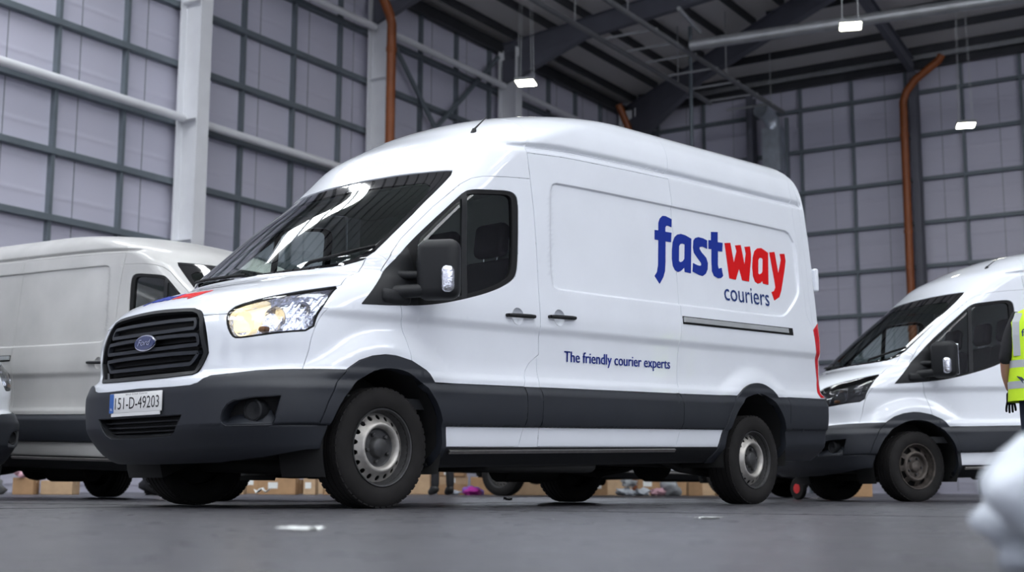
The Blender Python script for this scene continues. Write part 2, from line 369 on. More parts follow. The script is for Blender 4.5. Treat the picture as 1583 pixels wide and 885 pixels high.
DOOR = [(.148, 1.148), (.173, 1.03), (.199, .959), (.218, .862), (.235, .758), (.27, .62), (.40, .46), (.44, .34), (1.16, .34), (1.195, .46), (1.192, .707), (1.217, .788), (1.228, .815), (1.264, .861), (1.316, .898), (1.36, .925), (1.352, 1.104), (1.348, 1.27), (1.352, 1.6), (1.345, 1.85), (1.325, 2.08), (1.104, 2.06), (.887, 2.033), (.805, 2.010), (.719, 1.963), (.486, 1.790), (.338, 1.667), (.21, 1.556), (.13, 1.47), (.05, 1.35)]
SLIDER = [(1.338, .34), (2.81, .336), (2.852, .46), (2.85, .64), (2.835, .72), (2.872, 1.10), (2.892, 1.25), (2.90, 1.5), (2.885, 2.10), (2.867, 2.307), (2.177, 2.295), (1.674, 2.282), (1.312, 2.255), (1.325, 2.08), (1.30, 1.0), (1.338, .90), (1.339, .712)]
F_IN = arc(.055, .335, .432, .443, -25, 205, 40)
F_OUT = [(-.33, .468), (-.425, .474), (-.385, .585), (-.335, .680), (-.256, .765), (-.169, .818), (-.075, .847), (.03, .860), (.10, .857), (.214, .834), (.328, .785), (.413, .703), (.472, .591), (.508, .473), (.525, .354), (.53, .22)]
R_IN = arc(3.835, .27, .425, .468, -15, 195, 40)
R_OUT = [(3.30, .22), (3.335, .34), (3.372, .43)]+arc(3.835, .27, .485, .55, 152, 28, 20)+[(4.335, .43), (4.345, .22)]
S_HEAD = [(.350, 1.060), (.36, 1.090), (.38, 1.118), (.47, 1.157), (.57, 1.190), (.66, 1.217), (.735, 1.242), (.763, 1.155), (.78, 1.074), (.79, .972), (.64, .957), (.51, .938), (.415, .927), (.385, .945), (.358, 1.0)]
S_GRILLE = [(0, 1.124), (.04, 1.122), (.15, 1.112), (.19, 1.107), (.22, 1.092), (.24, 1.053), (.28, .858), (.27, .825), (.225, .752), (.205, .744), (.08, .739), (0, .738)]
S_FOG = [(.36, .500), (.366, .54), (.385, .572), (.42, .594), (.52, .609), (.66, .616), (.63, .466), (.395, .463), (.37, .475)]
S_INTAKE = [(0, .526), (.05, .525), (.16, .527), (.13, .434), (.11, .416), (.01, .411), (0, .411)]
S_WS = [(0, 2.066), (.06, 2.066), (.19, 2.064), (.32, 2.066), (.46, 2.066), (.60, 2.070), (.64, 2.068), (.66, 2.031), (.68, 1.875), (.69, 1.724), (.685, 1.581), (.68, 1.465), (.64, 1.417), (.53, 1.384), (.36, 1.372), (.24, 1.370), (.14, 1.372), (0, 1.372)]
S_WSIN = [(0, 1.985), (.30, 1.982), (.54, 1.978), (.60, 1.950), (.635, 1.87), (.645, 1.72), (.64, 1.58), (.63, 1.49), (.58, 1.43), (.5, 1.405), (.3, 1.392), (0, 1.39)]
S_BUMP = [(0, .685), (.05, .682), (.11, .681), (.19, .684), (.23, .695), (.26, .717), (.30, .730), (.41, .738), (.53, .750), (.64, .757), (.77, .760), (.91, .763), (1.02, .763), (1.02, .22), (0, .22)]
S_NOSE = [(0, .60), (0, 1.068), (.35, 1.068), (.35, 1.10), (.8, 1.10), (.79, .973), (.77, .866), (.735, .762), (.735, .60)]
S_BONNET = [(0, 1.068), (.35, 1.068), (.39, 1.12), (.60, 1.18), (.732, 1.242), (.67, 1.296), (.648, 1.36), (.655, 1.43), (0, 1.43)]
S_COWL = [(0, 1.345), (.3, 1.338), (.44, 1.352), (.52, 1.38), (.52, 1.41), (0, 1.41)]
S_TAIL = [(1.986, 1.29), (2.0, 1.335), (2.05, 1.35), (2.3, 1.35), (2.3, .728), (1.992, .728), (1.998, .876)]
ROOFCAP = [(-3, 1.456), (.046, 1.456), (.077, 1.434), (.098, 1.408), (.16, 1.44), (.3, 1.5), (1.0, 1.5), (1.2, 2.0), (1.325, 2.08), (1.308, 2.258), (1.350, 2.36), (1.402, 2.465), (1.47, 2.62), (1.60, 2.775), (-3, 2.775)]
ROOFMID = [(1.308, 2.288), (1.402, 2.465), (1.47, 2.62), (1.60, 2.775), (2.94, 2.775), (2.93, 2.66), (2.905, 2.52), (2.867, 2.352), (1.8, 2.337), (1.45, 2.312)]
REARC = [(4.69, 2.64), (4.605, 2.48), (4.587, 2.22), (4.642, 1.84), (4.654, 1.54), (4.661, 1.41), (4.74, 1.30)]
BAND = (.459, .712)
# name, outline, material, gap, outward offset, rim depth, spans the centre line, name of parent part
PANELS = [
 ('_hole', px_(F_IN, .03), None, 0, 0, 0, 0), ('_hole', px_(R_IN, .03), None, 0, 0, 0, 0),
 ('_hole', px_(arc(1.139, 1.155, .052, .052, 0, 345, 23), .5), None, 0, 0, 0, 0), ('_hole', px_(arc(1.537, 1.172, .052, .052, 0, 345, 23), .5), None, 0, 0, 0, 0),
 ('_hole', ps_([(0, .2), (0, .266), (.30, .272), (.55, .30), (.75, .333), (1.02, .338), (1.02, .2)]), None, 0, 0, 0, 0),
 ('_hole', ps_(S_GRILLE), None, 0, 0, 0, 0), ('_hole', ps_(S_INTAKE), None, 0, 0, 0, 0), ('_hole', ps_(S_FOG), None, 0, 0, 0, 0),
 ('headlamp_lens', ps_(smooth_poly(S_HEAD, 1), .012), 'lens', .006, -.002, .012, 0),
 ('windscreen', ps_(S_WSIN), 'glass_ws', 0, -.006, 0, 1),
 ('windscreen_border', ps_(S_WS), 'frit', .002, -.006, .012, 1),
 ('mirror_base', px_([(-.2, 1.10), (-.2, 1.20), (.10, 1.60), (.215, 1.60), (.235, 1.48), (.275, 1.30), (.285, 1.10)]), 'plastic_dark', 0, .004, .02, 0),
 ('window_divider', px_([(.640, 1.1), (.688, 1.1), (.742, 1.97), (.700, 1.97)]), 'plastic_dark', 0, -.004, .015, 0),
 ('window_pane', px_(smooth_poly(GLASS, 2), .03), 'glass_side', 0, -.016, 0, 0),
 ('window_frame', px_(smooth_poly(WINDOW, 2), .03), 'rubber', .001, -.003, .03, 0),
 ('front_arch_trim', px_(F_OUT, .03), 'plastic', .002, .014, .05, 0),
 ('rear_arch_trim', px_(R_OUT, .03), 'plastic', .002, .014, .05, 0),
 ('front_bumper', ps_(S_BUMP), 'plastic', .002, .006, .03, 1),
 ('tail_lamp', ps_(S_TAIL), 'red_lens', .002, .004, .02, 0),
 ('rear_bumper', ps_([(1.885, .722), (2.35, .722), (2.35, .22), (1.885, .22)]), 'plastic', .002, .006, .03, 0),
 ('rear_step', ps_([(2.35, .722), (3, .722), (3, .22), (2.35, .22)]), 'plastic', .001, .006, .03, 1),
 ('door_cladding', px_([(.2, BAND[0]), (1.195, BAND[0]), (1.192, BAND[1]), (.2, BAND[1])]), 'plastic', .003, .006, .02, 0),
 ('pillar_cladding', px_([(1.19, BAND[0]), (1.3385, BAND[0]), (1.339, BAND[1]), (1.19, BAND[1])]), 'plastic', .003, .006, .02, 0),
 ('slider_cladding', px_([(1.335, BAND[0]), (2.852, BAND[0]), (2.85, .64), (2.836, BAND[1]), (1.335, BAND[1])]), 'plastic', .003, .006, .02, 0),
 ('rear_cladding', px_([(2.80, BAND[0]), (3.8, BAND[0]), (3.8, BAND[1]+.006), (2.80, BAND[1])]), 'plastic', .003, .006, .02, 0),
 ('quarter_cladding', px_([(3.9, BAND[0]-.1), (4.5, BAND[0]-.1), (4.5, BAND[1]+.008), (3.9, BAND[1]+.006)]), 'plastic', .002, .006, .02, 0),
 ('front_door', px_(DOOR, .03), 'paint', .0028, 0, .02, 0),
 ('sliding_door', px_(SLIDER, .04), 'paint', .0028, 0, .02, 0),
 ('sill', px_([(.40, .338), (4.4, .330), (4.4, .2), (.40, .2)]), 'plastic_dark', .001, .004, .02, 0),
 ('bonnet', ps_(S_BONNET), 'paint', .0042, 0, .02, 1),
 ('nose_panel', ps_(S_NOSE), 'paint', .0018, 0, .03, 1),
 ('cab_roof', px_(ROOFCAP, .04), 'paint', .0012, 0, .02, 1),
 ('roof_panel', px_(ROOFMID, .04), 'paint', .0010, 0, .01, 1),
 ('rear_door', ps_([(2.32, .735), (3, .735), (3, 2.5), (2.32, 2.5)]), 'paint', .003, 0, .02, 0),
 ('rear_corner', np.r_[px_(REARC, .04)[:-int(1)], ps_([(2.02, 1.345), (2.32, 1.345), (2.32, 2.62)])], 'paint', .001, 0, .01, 0),
 ('front_wing', px_([(-3, .70), (-.3, .70), (.30, .70), (.30, 1.5), (-3, 1.5)]), 'paint', .0018, 0, .02, 0),
 ('side_panel', None, 'paint', .0012, 0, .02, 1),
]
def in_poly(P, poly):
    x, y = P[:, 0], P[:, 1]; ins = np.zeros(len(P), bool); q = np.asarray(poly)
    x0, y0 = q[:, 0], q[:, 1]; x1, y1 = np.roll(x0, -1), np.roll(y0, -1)
    m = (x > x0.min()) & (x < x0.max()) & (y > y0.min()) & (y < y0.max()); xs, ys = x[m], y[m]; r_ = np.zeros(len(xs), bool)
    for a, b, c, d in zip(x0, y0, x1, y1):
        if b == d: continue
        k = (b > ys) != (d > ys); r_ ^= k & (xs < (c-a)*(ys-b)/(d-b)+a)
    ins[m] = r_; return ins
_q = np.array(RECESS); RSIGN = 1.0 if np.sum(_q[:, 0]*np.roll(_q[:, 1], -1)-np.roll(_q[:, 0], -1)*_q[:, 1]) < 0 else -1.0
WPOLY = px_(smooth_poly(WINDOW, 2), .03)
def build_panels():
    pts = []; edges = []
    def loop(poly, closed=True):
        o = len(pts); n = len(poly); pts.extend([tuple(map(float, q)) for q in poly])
        edges.extend([(o+i, o+(i+1) % n) for i in range(n if closed else n-1)])
    AE = float(AofS(3.0))
    loop(dens([(0, ZB), (AE, ZB), (AE, ZT), (0, ZT)], .05))
    for pn in PANELS:
        if pn[1] is not None: loop(pn[1])
    for off in (-.016, -.010, -.004, .002):        # support lines round the pressed side panel
        q = np.array(RECESS_S); nx = np.roll(q, -1, 0)-np.roll(q, 1, 0); nr = np.c_[-nx[:, 1], nx[:, 0]]/np.linalg.norm(nx, axis=1, keepdims=True)
        q2 = dens((q+nr*off*RSIGN).tolist(), .03); loop(np.c_[AofS(s_of_x(q2[:, 0], q2[:, 1])), q2[:, 1]])
    for zc in (.450, .457, .464, .471, .478): q2 = dens([(-.66, zc), (-.31, zc)], .03, False); loop(np.c_[AofS(s_of_x(q2[:, 0], q2[:, 1])), q2[:, 1]], False)
    ga = np.r_[np.linspace(.0, 1.6, 48), np.linspace(1.63, 6.2, 135), np.linspace(6.23, AE, 18)]
    gz = np.unique(np.round(np.r_[np.arange(ZB+.02, ZT-.01, .03), np.arange(.445, .485, .006), np.arange(.64, .80, .012), np.arange(1.04, 1.12, .012), np.arange(2.24, 2.40, .010), np.arange(2.55, 2.77, .015)], 4))
    for i, a in enumerate(ga):
        for z in gz:
            if 2.24 <= z <= 2.40 and (a < 1.3 or a > 6.25) and int(round(z*1000)) % 30: continue
            pts.append((float(a)+(random.random()-.5)*.004*(0 < a < AE-.05), float(z)))
    vo, eo, fo, _, _, _ = delaunay_2d_cdt([Vector(q) for q in pts], edges, [], 0, 1e-5)
    V = np.array([(v.x, v.y) for v in vo]); V[:, 0] = np.clip(V[:, 0], 0, AE); T = np.array([f for f in fo if len(f) == 3])
    e1 = V[T[:, 1]]-V[T[:, 0]]; e2 = V[T[:, 2]]-V[T[:, 0]]; ar = e1[:, 0]*e2[:, 1]-e1[:, 1]*e2[:, 0]
    T = T[np.abs(ar) > 2e-8]; ar = ar[np.abs(ar) > 2e-8]; T[ar < 0] = T[ar < 0][:, ::-1]
    C = V[T].mean(1); own = np.full(len(T), -1)
    for i, pn in enumerate(PANELS):
        m = own < 0
        if pn[1] is None: own[m] = i
        else:
            k = m & in_poly(C, pn[1])
            if pn[0] in ('mirror_base', 'window_divider'): k &= in_poly(C, WPOLY)
            own[k] = i
    S = SofA(V[:, 0]); Zc = V[:, 1]; P3 = surf(S, Zc); N3 = normal(np.clip(S, .002, 2.998), Zc)
    ctr = (V[:, 0] < 1e-4); P3[ctr, 1] = 0; N3[ctr, 1] = 0; N3 /= np.linalg.norm(N3, axis=1, keepdims=True)
    rear = V[:, 0] > AE-1e-4; P3[rear, 1] = 0
    out = {}
    for i, pn in enumerate(PANELS):
        name, poly, m, gap, off, rim, centre = pn
        if name == '_hole': continue
        t = T[own == i]
        if not len(t): continue
        used, inv = np.unique(t, return_inverse=True); t = inv.reshape(-1, 3); P = P3[used]+N3[used]*off; N = N3[used].copy(); ax = (ctr | rear)[used]
        P[ax, 1] = 0
        E = np.concatenate([t[:, [0, 1]], t[:, [1, 2]], t[:, [2, 0]]]); key = np.sort(E, 1); _, idx, cnt = np.unique(key, axis=0, return_index=True, return_counts=True)
        B = E[idx[cnt == 1]]; B = B[~(ax[B[:, 0]] & ax[B[:, 1]])]
        inw = np.zeros_like(P)
        d = P[B[:, 1]]-P[B[:, 0]]; nn = np.cross(N[B[:, 0]], d); nn /= np.maximum(np.linalg.norm(nn, axis=1, keepdims=True), 1e-9)
        np.add.at(inw, B[:, 0], nn); np.add.at(inw, B[:, 1], nn)
        ln = np.linalg.norm(inw, axis=1, keepdims=True); inw = np.where(ln > 1e-6, inw/np.maximum(ln, 1e-6), 0); inw[ax, 1] = 0
        P = P+inw*gap
        verts = P.tolist(); norms = N.tolist(); faces = [tuple(f) for f in t.tolist()]
        if rim > 0:
            bidx = np.unique(B); mp = {int(b): len(verts)+k for k, b in enumerate(bidx)}
            verts += P[bidx].tolist(); norms += (-inw[bidx]*.8+N[bidx]*.2).tolist(); nb = len(bidx)
            verts += (P[bidx]-N[bidx]*rim).tolist(); norms += (-inw[bidx]).tolist()
            for a, b in B.tolist(): faces.append((mp[b], mp[a], mp[a]+nb, mp[b]+nb))
        out.setdefault(name, []).append((np.array(verts), np.array(norms), faces, m, centre, ax))
    return out
def panel_mesh(name, data, side):
    """side -1 left, +1 right, 0 both halves joined"""
    vs = []; ns = []; fs = []
    for verts, norms, faces, m, centre, ax in data:
        for sd in ((-1, 1) if side == 0 else (side,)):
            o = len(vs); k = np.array([1, 1 if sd < 0 else -1, 1])
            vs += (verts*k).tolist(); ns += (norms*k).tolist()
            fs += [tuple(i+o for i in (f if sd < 0 else f[::-1])) for f in faces]
    me = mesh_from(name, vs, fs, True)
    n = np.array(ns); n /= np.maximum(np.linalg.norm(n, axis=1, keepdims=True), 1e-6)
    if len(n) == len(me.vertices): me.normals_split_custom_set_from_vertices(n.tolist())
    me.materials.append(M[data[0][3]])
    return me
BODY = build_panels()

# ================================================================== van fittings (local van frame: nose at -x, left side at -y)
LOGO={
 'f':[[(2.709,1.898),(2.716,1.955),(2.736,1.990),(2.771,2.014),(2.809,2.018),(2.882,2.003),(2.873,1.941),(2.832,1.948),(2.807,1.943),(2.796,1.928),(2.792,1.898),(2.868,1.899),(2.854,1.826),(2.786,1.825),(2.768,1.667),(2.755,1.600),(2.729,1.553),(2.680,1.500),(2.626,1.553),(2.659,1.585),(2.678,1.638),(2.701,1.825),(2.656,1.825),(2.664,1.896)]],
 'a':[[(3.115,1.882),(3.077,1.614),(3.000,1.618),(2.999,1.650),(2.957,1.623),(2.917,1.609),(2.881,1.619),(2.857,1.649),(2.852,1.701),(2.860,1.768),(2.876,1.829),(2.904,1.871),(2.940,1.894),(2.985,1.904),(3.040,1.900)],[(2.951,1.807),(2.970,1.826),(2.998,1.832),(3.025,1.829),(3.009,1.717),(2.988,1.698),(2.954,1.686),(2.936,1.693)]],
 's':[[(3.321,1.892),(3.313,1.826),(3.257,1.837),(3.216,1.829),(3.211,1.815),(3.234,1.791),(3.292,1.753),(3.308,1.714),(3.298,1.665),(3.271,1.629),(3.228,1.608),(3.183,1.611),(3.101,1.630),(3.115,1.696),(3.170,1.685),(3.203,1.683),(3.222,1.692),(3.220,1.708),(3.177,1.741),(3.136,1.777),(3.130,1.817),(3.142,1.872),(3.167,1.893),(3.208,1.905),(3.265,1.903)]],
 't':[[(3.383,1.966),(3.473,1.975),(3.461,1.894),(3.529,1.896),(3.514,1.825),(3.455,1.824),(3.440,1.713),(3.446,1.685),(3.488,1.696),(3.500,1.633),(3.472,1.615),(3.430,1.609),(3.379,1.622),(3.355,1.657),(3.358,1.725),(3.371,1.829),(3.330,1.828),(3.339,1.897),(3.374,1.899)]],
 'w':[[(3.556,1.897),(3.635,1.909),(3.663,1.752),(3.715,1.850),(3.699,1.895),(3.780,1.907),(3.811,1.751),(3.844,1.845),(3.832,1.898),(3.911,1.910),(3.916,1.852),(3.909,1.799),(3.856,1.621),(3.762,1.623),(3.730,1.714),(3.672,1.619),(3.584,1.622)]],
 'a2':[[(4.171,1.885),(4.136,1.619),(4.060,1.622),(4.052,1.644),(4.020,1.625),(3.983,1.615),(3.945,1.628),(3.922,1.671),(3.921,1.742),(3.939,1.822),(3.970,1.877),(4.015,1.905),(4.075,1.914)],[(4.016,1.810),(4.039,1.831),(4.068,1.832),(4.084,1.824),(4.067,1.724),(4.049,1.706),(4.018,1.693),(3.999,1.698)]],
 'y':[[(4.190,1.891),(4.269,1.903),(4.299,1.726),(4.357,1.845),(4.347,1.894),(4.420,1.903),(4.427,1.845),(4.399,1.762),(4.323,1.588),(4.284,1.532),(4.206,1.497),(4.173,1.563),(4.213,1.576),(4.239,1.608),(4.232,1.660)]],
}
def SP(x, z, off=0.0):
    s = float(s_of_x(x, z)); p_ = surf(s, z); n = normal(min(max(s, .002), 2.9), z); return Vector(p_+n*off), Vector(n)
def NP(s, z, off=0.0, side=-1):
    p_ = surf(s, z); n = normal(min(max(s, .002), 2.9), z); q = p_+n*off; k = 1 if side < 0 else -1
    return Vector((q[0], q[1]*k, q[2])), Vector((n[0], n[1]*k, n[2]))
def FP(y, z, off=0.0):
    return NP(float(s_of_y(abs(y), z)), z, off, -1 if y <= 0 else 1)
def vNP(s, z, off, side=-1):
    s = np.asarray(s, float); z = np.asarray(z, float); p_ = surf(s, z)+normal(np.clip(s, .002, 2.9), z)*np.reshape(off, (-1, 1)) if np.ndim(off) else surf(s, z)+normal(np.clip(s, .002, 2.9), z)*off
    if side > 0: p_[:, 1] *= -1
    return p_
def vSP(x, z, off): return vNP(s_of_x(x, z), z, off)
def vFP(y, z, off):
    y = np.asarray(y, float); p_ = vNP(s_of_y(np.abs(y), z), z, off); p_[:, 1] *= np.where(y > 0, -1, 1); return p_
def ribbon(mb, pn, w, t, closed=False):
    """flat bar of width w and thickness t along points with normals"""
    k = len(pn); vs = []; fs = []
    for i, (p_, n) in enumerate(pn):
        a = pn[(i+1) % k][0] if (closed or i < k-1) else p_; b = pn[i-1][0] if (closed or i > 0) else p_
        tg = (a-b).normalized(); c = n.cross(tg).normalized()
        for sx, sz in ((-1, 0), (1, 0), (1, 1), (-1, 1)): vs.append(p_+c*(w/2*sx)+n*(t*sz))
    for i in range(k if closed else k-1):
        j = (i+1) % k
        for q in range(4): fs.append((i*4+q, i*4+(q+1) % 4, j*4+(q+1) % 4, j*4+q))
    if not closed: fs += [(0, 1, 2, 3), ((k-1)*4+3, (k-1)*4+2, (k-1)*4+1, (k-1)*4)]
    mb.add(vs, fs); return mb
def rbox(mb, c, d, bev, rot=None, seg=4):
    bm = bmesh.new(); bmesh.ops.create_cube(bm, size=1.0)
    for v in bm.verts: v.co = Vector((v.co.x*d[0], v.co.y*d[1], v.co.z*d[2]))
    bmesh.ops.bevel(bm, geom=list(bm.edges), offset=bev, segments=seg, affect='EDGES', profile=0.5)
    vs = [v.co.copy() for v in bm.verts]; fs = [[v.index for v in f.verts] for f in bm.faces]; bm.free()
    if rot is not None: vs = [rot @ v for v in vs]
    mb.add([v+Vector(c) for v in vs], fs); return mb
def flat_shape(name, loops, fn, thick=.0015, step=.02):
    """outline (first loop) with holes, mapped by fn(a, b, off) onto a surface"""
    pts = []; ed = []; P2 = []
    for lp in loops:
        q = dens(lp, step); o = len(pts); n = len(q); pts += [Vector(v) for v in q.tolist()]; ed += [(o+i, o+(i+1) % n) for i in range(n)]; P2.append(q)
    lo = P2[0].min(0); hi = P2[0].max(0)
    for a in np.arange(lo[0]+step, hi[0], step*1.5):
        for b in np.arange(lo[1]+step, hi[1], step*1.5): pts.append(Vector((a, b)))
    vo, _, fo, _, _, _ = delaunay_2d_cdt(pts, ed, [], 0, 1e-6)
    V = np.array([(v.x, v.y) for v in vo]); T = np.array([f for f in fo if len(f) == 3]); C = V[T].mean(1)
    k = in_poly(C, P2[0])
    for h in P2[1:]: k &= ~in_poly(C, h)
    T = T[k]; u_, inv = np.unique(T, return_inverse=True); T = inv.reshape(-1, 3); V = V[u_]
    top = np.asarray(fn(V[:, 0], V[:, 1], .002+thick)).tolist(); bot = np.asarray(fn(V[:, 0], V[:, 1], .0005)).tolist(); n = len(V)
    fs = [tuple(t) for t in T.tolist()]
    E = np.concatenate([T[:, [0, 1]], T[:, [1, 2]], T[:, [2, 0]]]); _, ix, ct = np.unique(np.sort(E, 1), axis=0, return_index=True, return_counts=True)
    fs += [(b, a, a+n, b+n) for a, b in E[ix[ct == 1]].tolist()]
    mb = MB().add(top+bot, fs); me = mb.mesh(name)
    return me
def text_mesh(name, txt, fn, width=None, height=None, shear=0.0, bold=0.0):
    cu = bpy.data.curves.new(name, 'FONT'); cu.body = txt; cu.size = 1.0; cu.shear = shear; cu.resolution_u = 3
    o = bpy.data.objects.new(name, cu); COL.objects.link(o); bpy.context.view_layer.update()
    me = bpy.data.meshes.new_from_object(o.evaluated_get(bpy.context.evaluated_depsgraph_get()))
    bpy.data.objects.remove(o); bpy.data.curves.remove(cu)
    xs = [v.co.x for v in me.vertices]; x0, x1 = min(xs), max(xs)
    # cap height of the built-in font is about 0.73 of the size
    sx = width/(x1-x0) if width else 1.0; sy = height/0.73
    if bold:                                   # heavier strokes: copies shifted by a fraction of the size
        bm = bmesh.new()
        for d in (-bold/2, 0, bold/2):
            n0 = len(bm.verts); bm.from_mesh(me); bm.verts.ensure_lookup_table()
            for v in bm.verts[n0:]: v.co.x += d; v.co.z += d*.01
        bm.to_mesh(me); bm.free()
    q = np.array([v.co[:] for v in me.vertices]); q = np.asarray(fn((q[:, 0]-x0)*sx, q[:, 1]*sy, .004)); me.vertices.foreach_set('co', q.astype(np.float32).ravel()); me.update()
    me.name = name
    return me

# ---- wheels ---------------------------------------------------------------
TR = .340
def tyre_mesh():
    pr = [(.205, .075), (.2185, .096), (.226, .108), (.250, .117), (.285, .1185), (.312, .112), (.328, .102), (.336, .090)]
    gr = []
    for c in (.062, .022, -.022, -.062): gr += [(TR-.0015, c+.0055), (TR-.010, c+.004), (TR-.010, c-.004), (TR-.0015, c-.0055)]
    prof = pr+[(TR-.002, .084)]+gr+[(TR-.002, -.084)]+[(r_, -o) for r_, o in pr[::-1]]
    mb = MB().lathe(prof, 72)
    n = 72                                                    # shoulder blocks
    for sd in (1, -1):
        for k in range(48):
            a = 2*math.pi*k/48; rot = Matrix.Rotation(-a, 3, 'Y')
            mb.box(rot @ Vector((.3318, sd*.0885, 0)), (.011, .022, .030), rot)
    return mb.mesh('tyre', auto=35)
RIMP = [(.050, -.050), (.060, -.050), (.100, -.052), (.108, -.044), (.116, -.018), (.124, -.009), (.132, -.008), (.140, -.014), (.150, -.030), (.185, -.058), (.193, -.062), (.200, -.046), (.206, -.012), (.211, .000), (.2185, .002), (.2205, -.004)]
def rim_mesh(name, holes):
    ro = [a for a, _ in RIMP if a >= .107]; off = lambda r_: float(np.interp(r_, [a for a, _ in RIMP], [b for _, b in RIMP]))
    n = 90; pts = []; ed = []; hp = []
    for r_ in ro: 
        for j in range(n): a = 2*math.pi*j/n; pts.append(Vector((r_*math.cos(a), r_*math.sin(a))))
    for ringi in (0, len(ro)-1):
        o = ringi*n; ed += [(o+j, o+(j+1) % n) for j in range(n)]
    for h in holes:
        o = len(pts); pts += [Vector(q) for q in h]; k = len(h); ed += [(o+j, o+(j+1) % k) for j in range(k)]; hp.append(np.array(h))
    vo, _, fo, _, _, _ = delaunay_2d_cdt(pts, ed, [], 0, 1e-6)
    V = np.array([(v.x, v.y) for v in vo]); T = np.array([f for f in fo if len(f) == 3]); C = V[T].mean(1); k = np.hypot(C[:, 0], C[:, 1]) > ro[0]*.998
    for h in hp: k &= ~in_poly(C, h)
    T = T[k]
    vs = [(v[0], off(math.hypot(*v)), v[1]) for v in V]
    me = mesh_from(name, vs, [tuple(t) for t in T.tolist()], True)
    bm = bmesh.new(); bm.from_mesh(me); bmesh.ops.delete(bm, geom=[v for v in bm.verts if not v.link_faces], context='VERTS')
    bmesh.ops.recalc_face_normals(bm, faces=list(bm.faces))
    e = [x for x in bm.edges if len(x.link_faces) == 1]
    r_ = bmesh.ops.extrude_edge_only(bm, edges=e); 
    for v in [g for g in r_['geom'] if isinstance(g, bmesh.types.BMVert)]: v.co.y -= .006
    bm.to_mesh(me); bm.free()
    for p_ in me.polygons: p_.use_smooth = True
    me.set_sharp_from_angle(angle=R(45))
    return me
def circ(cx, cy, r_, n=12): return [(cx+r_*math.cos(2*math.pi*i/n), cy+r_*math.sin(2*math.pi*i/n)) for i in range(n)]
H18 = [circ(.170*math.cos(2*math.pi*i/18), .170*math.sin(2*math.pi*i/18), .0145) for i in range(18)]
def trap(i, n):
    a = 2*math.pi*i/n; da = .26
    return [(r_*math.cos(a+d), r_*math.sin(a+d)) for r_, d in ((.148, -da*.8), (.188, -da), (.192, 0), (.188, da), (.148, da*.8), (.146, 0))]
ME = {}
ME['tyre'] = tyre_mesh(); ME['tyre'].materials.append(M['tyre'])
ME['rim'] = rim_mesh('rim', H18); ME['rim'].materials.append(M['steel']); ME['rim'].materials.append(M['hub'])
for _p in ME['rim'].polygons: _p.material_index = int(math.hypot(_p.center.x, _p.center.z) > .191)
ME['rim_old'] = rim_mesh('rim', [trap(i, 8) for i in range(8)]); ME['rim_old'].materials.append(M['steel_rust'])
_c = MB().lathe([(.112, -.040), (.106, -.046), (.100, -.052), (.062, -.050), (.056, -.040), (.052, -.022), (.045, -.016), (.001, -.014)], 40); ME['hubc'] = _c.mesh('hub_cap', auto=40); ME['hubc'].materials.append(M['hub'])
_c = MB().lathe([(.2, -.10), (.14, -.085), (.12, -.075), (.001, -.075)], 32); ME['drum'] = _c.mesh('brake_disc', auto=40); ME['drum'].materials.append(M['under'])
_c = MB().lathe([(.0115, -.052), (.0115, -.034), (.008, -.030), (.001, -.030)], 8); ME['nut'] = _c.mesh('wheel_nut'); ME['nut'].materials.append(M['hub'])
_c = MB().lathe([(.205, -.015), (.202, -.05), (.198, -.09), (.2, -.16)], 40); ME['barrel'] = _c.mesh('rim_barrel', auto=40); ME['barrel'].materials.append(M['under'])

# ---- shared part meshes -----------------------------------------------------
def shared(key, mb, m, auto=40):
    me = mb.mesh(key, auto=auto); me.materials.append(M[m]); ME[key] = me; return me
def mirror_y(me, name):
    m2 = me.copy(); m2.name = name
    for v in m2.vertices: v.co.y = -v.co.y
    m2.flip_normals(); return m2
for _n, _d in BODY.items():
    if _d[0][4]: ME[_n] = panel_mesh(_n, _d, 0)
    else: ME[_n, -1] = panel_mesh(_n, _d, -1); ME[_n, 1] = panel_mesh(_n, _d, 1)

# grille
def yz_line(pts, off): return [FP(y, z, off) for y, z in dens(pts, .03, False).tolist()+[pts[-1]]]
def full_outline(sl):
    l = [(-float(W0(z)*math.sin(min(s, 1)*math.pi/2)**(2/NN(z))), z) for s, z in sl]
    return l+[(-y, z) for y, z in l[::-1] if abs(y) > 1e-4]
GO = full_outline(S_GRILLE); IO = full_outline(S_INTAKE)
def backing(key, outline, off, m):
    me = flat_shape(key, [outline], lambda y, z, o: vFP(y, z, off+o), .001, .03); me.materials.append(M[m]); ME[key] = me
def shrink(o, k):
    c = np.array(o).mean(0); return (c+(np.array(o)-c)*k).tolist()
backing('grille_back', GO, -.055, 'rubber')
backing('intake_back', IO, -.07, 'rubber')
mb = MB(); ribbon(mb, [FP(y, z, -.012) for y, z in dens(shrink(GO, .975), .03).tolist()], .026, .02, True); shared('grille_frame', mb, 'plastic_dark', 30)
mb = MB(); ribbon(mb, [FP(y, z, -.06) for y, z in dens(shrink(GO, 1.0), .03).tolist()], .004, .06, True); shared('grille_rim', mb, 'rubber', 30)
for i, (zt, zb, yt, yb) in enumerate(((1.058, 1.000, .415, .430), (.968, .905, .455, .470), (.868, .802, .478, .415))):
    lp = round_poly([(-yt, zt), (-yb, zb), (yb, zb), (yt, zt)], .014, 1)
    mb = MB(); ribbon(mb, [FP(y, z, -.030) for y, z in dens(lp, .02).tolist()], .020, .026, True); shared('grille_loop%d' % i, mb, 'plastic', 30)
SLATS = [1.029, .985, .937, .888, .835, .782, 1.075]
for i, z in enumerate(SLATS):
    y = .40 if z > 1.0 else .45
    if z < .8: y = .42
    mb = MB(); ribbon(mb, yz_line([(-y, z), (y, z)], -.050), .010, .015); shared('grille_slat%d' % i, mb, 'rubber', 30)
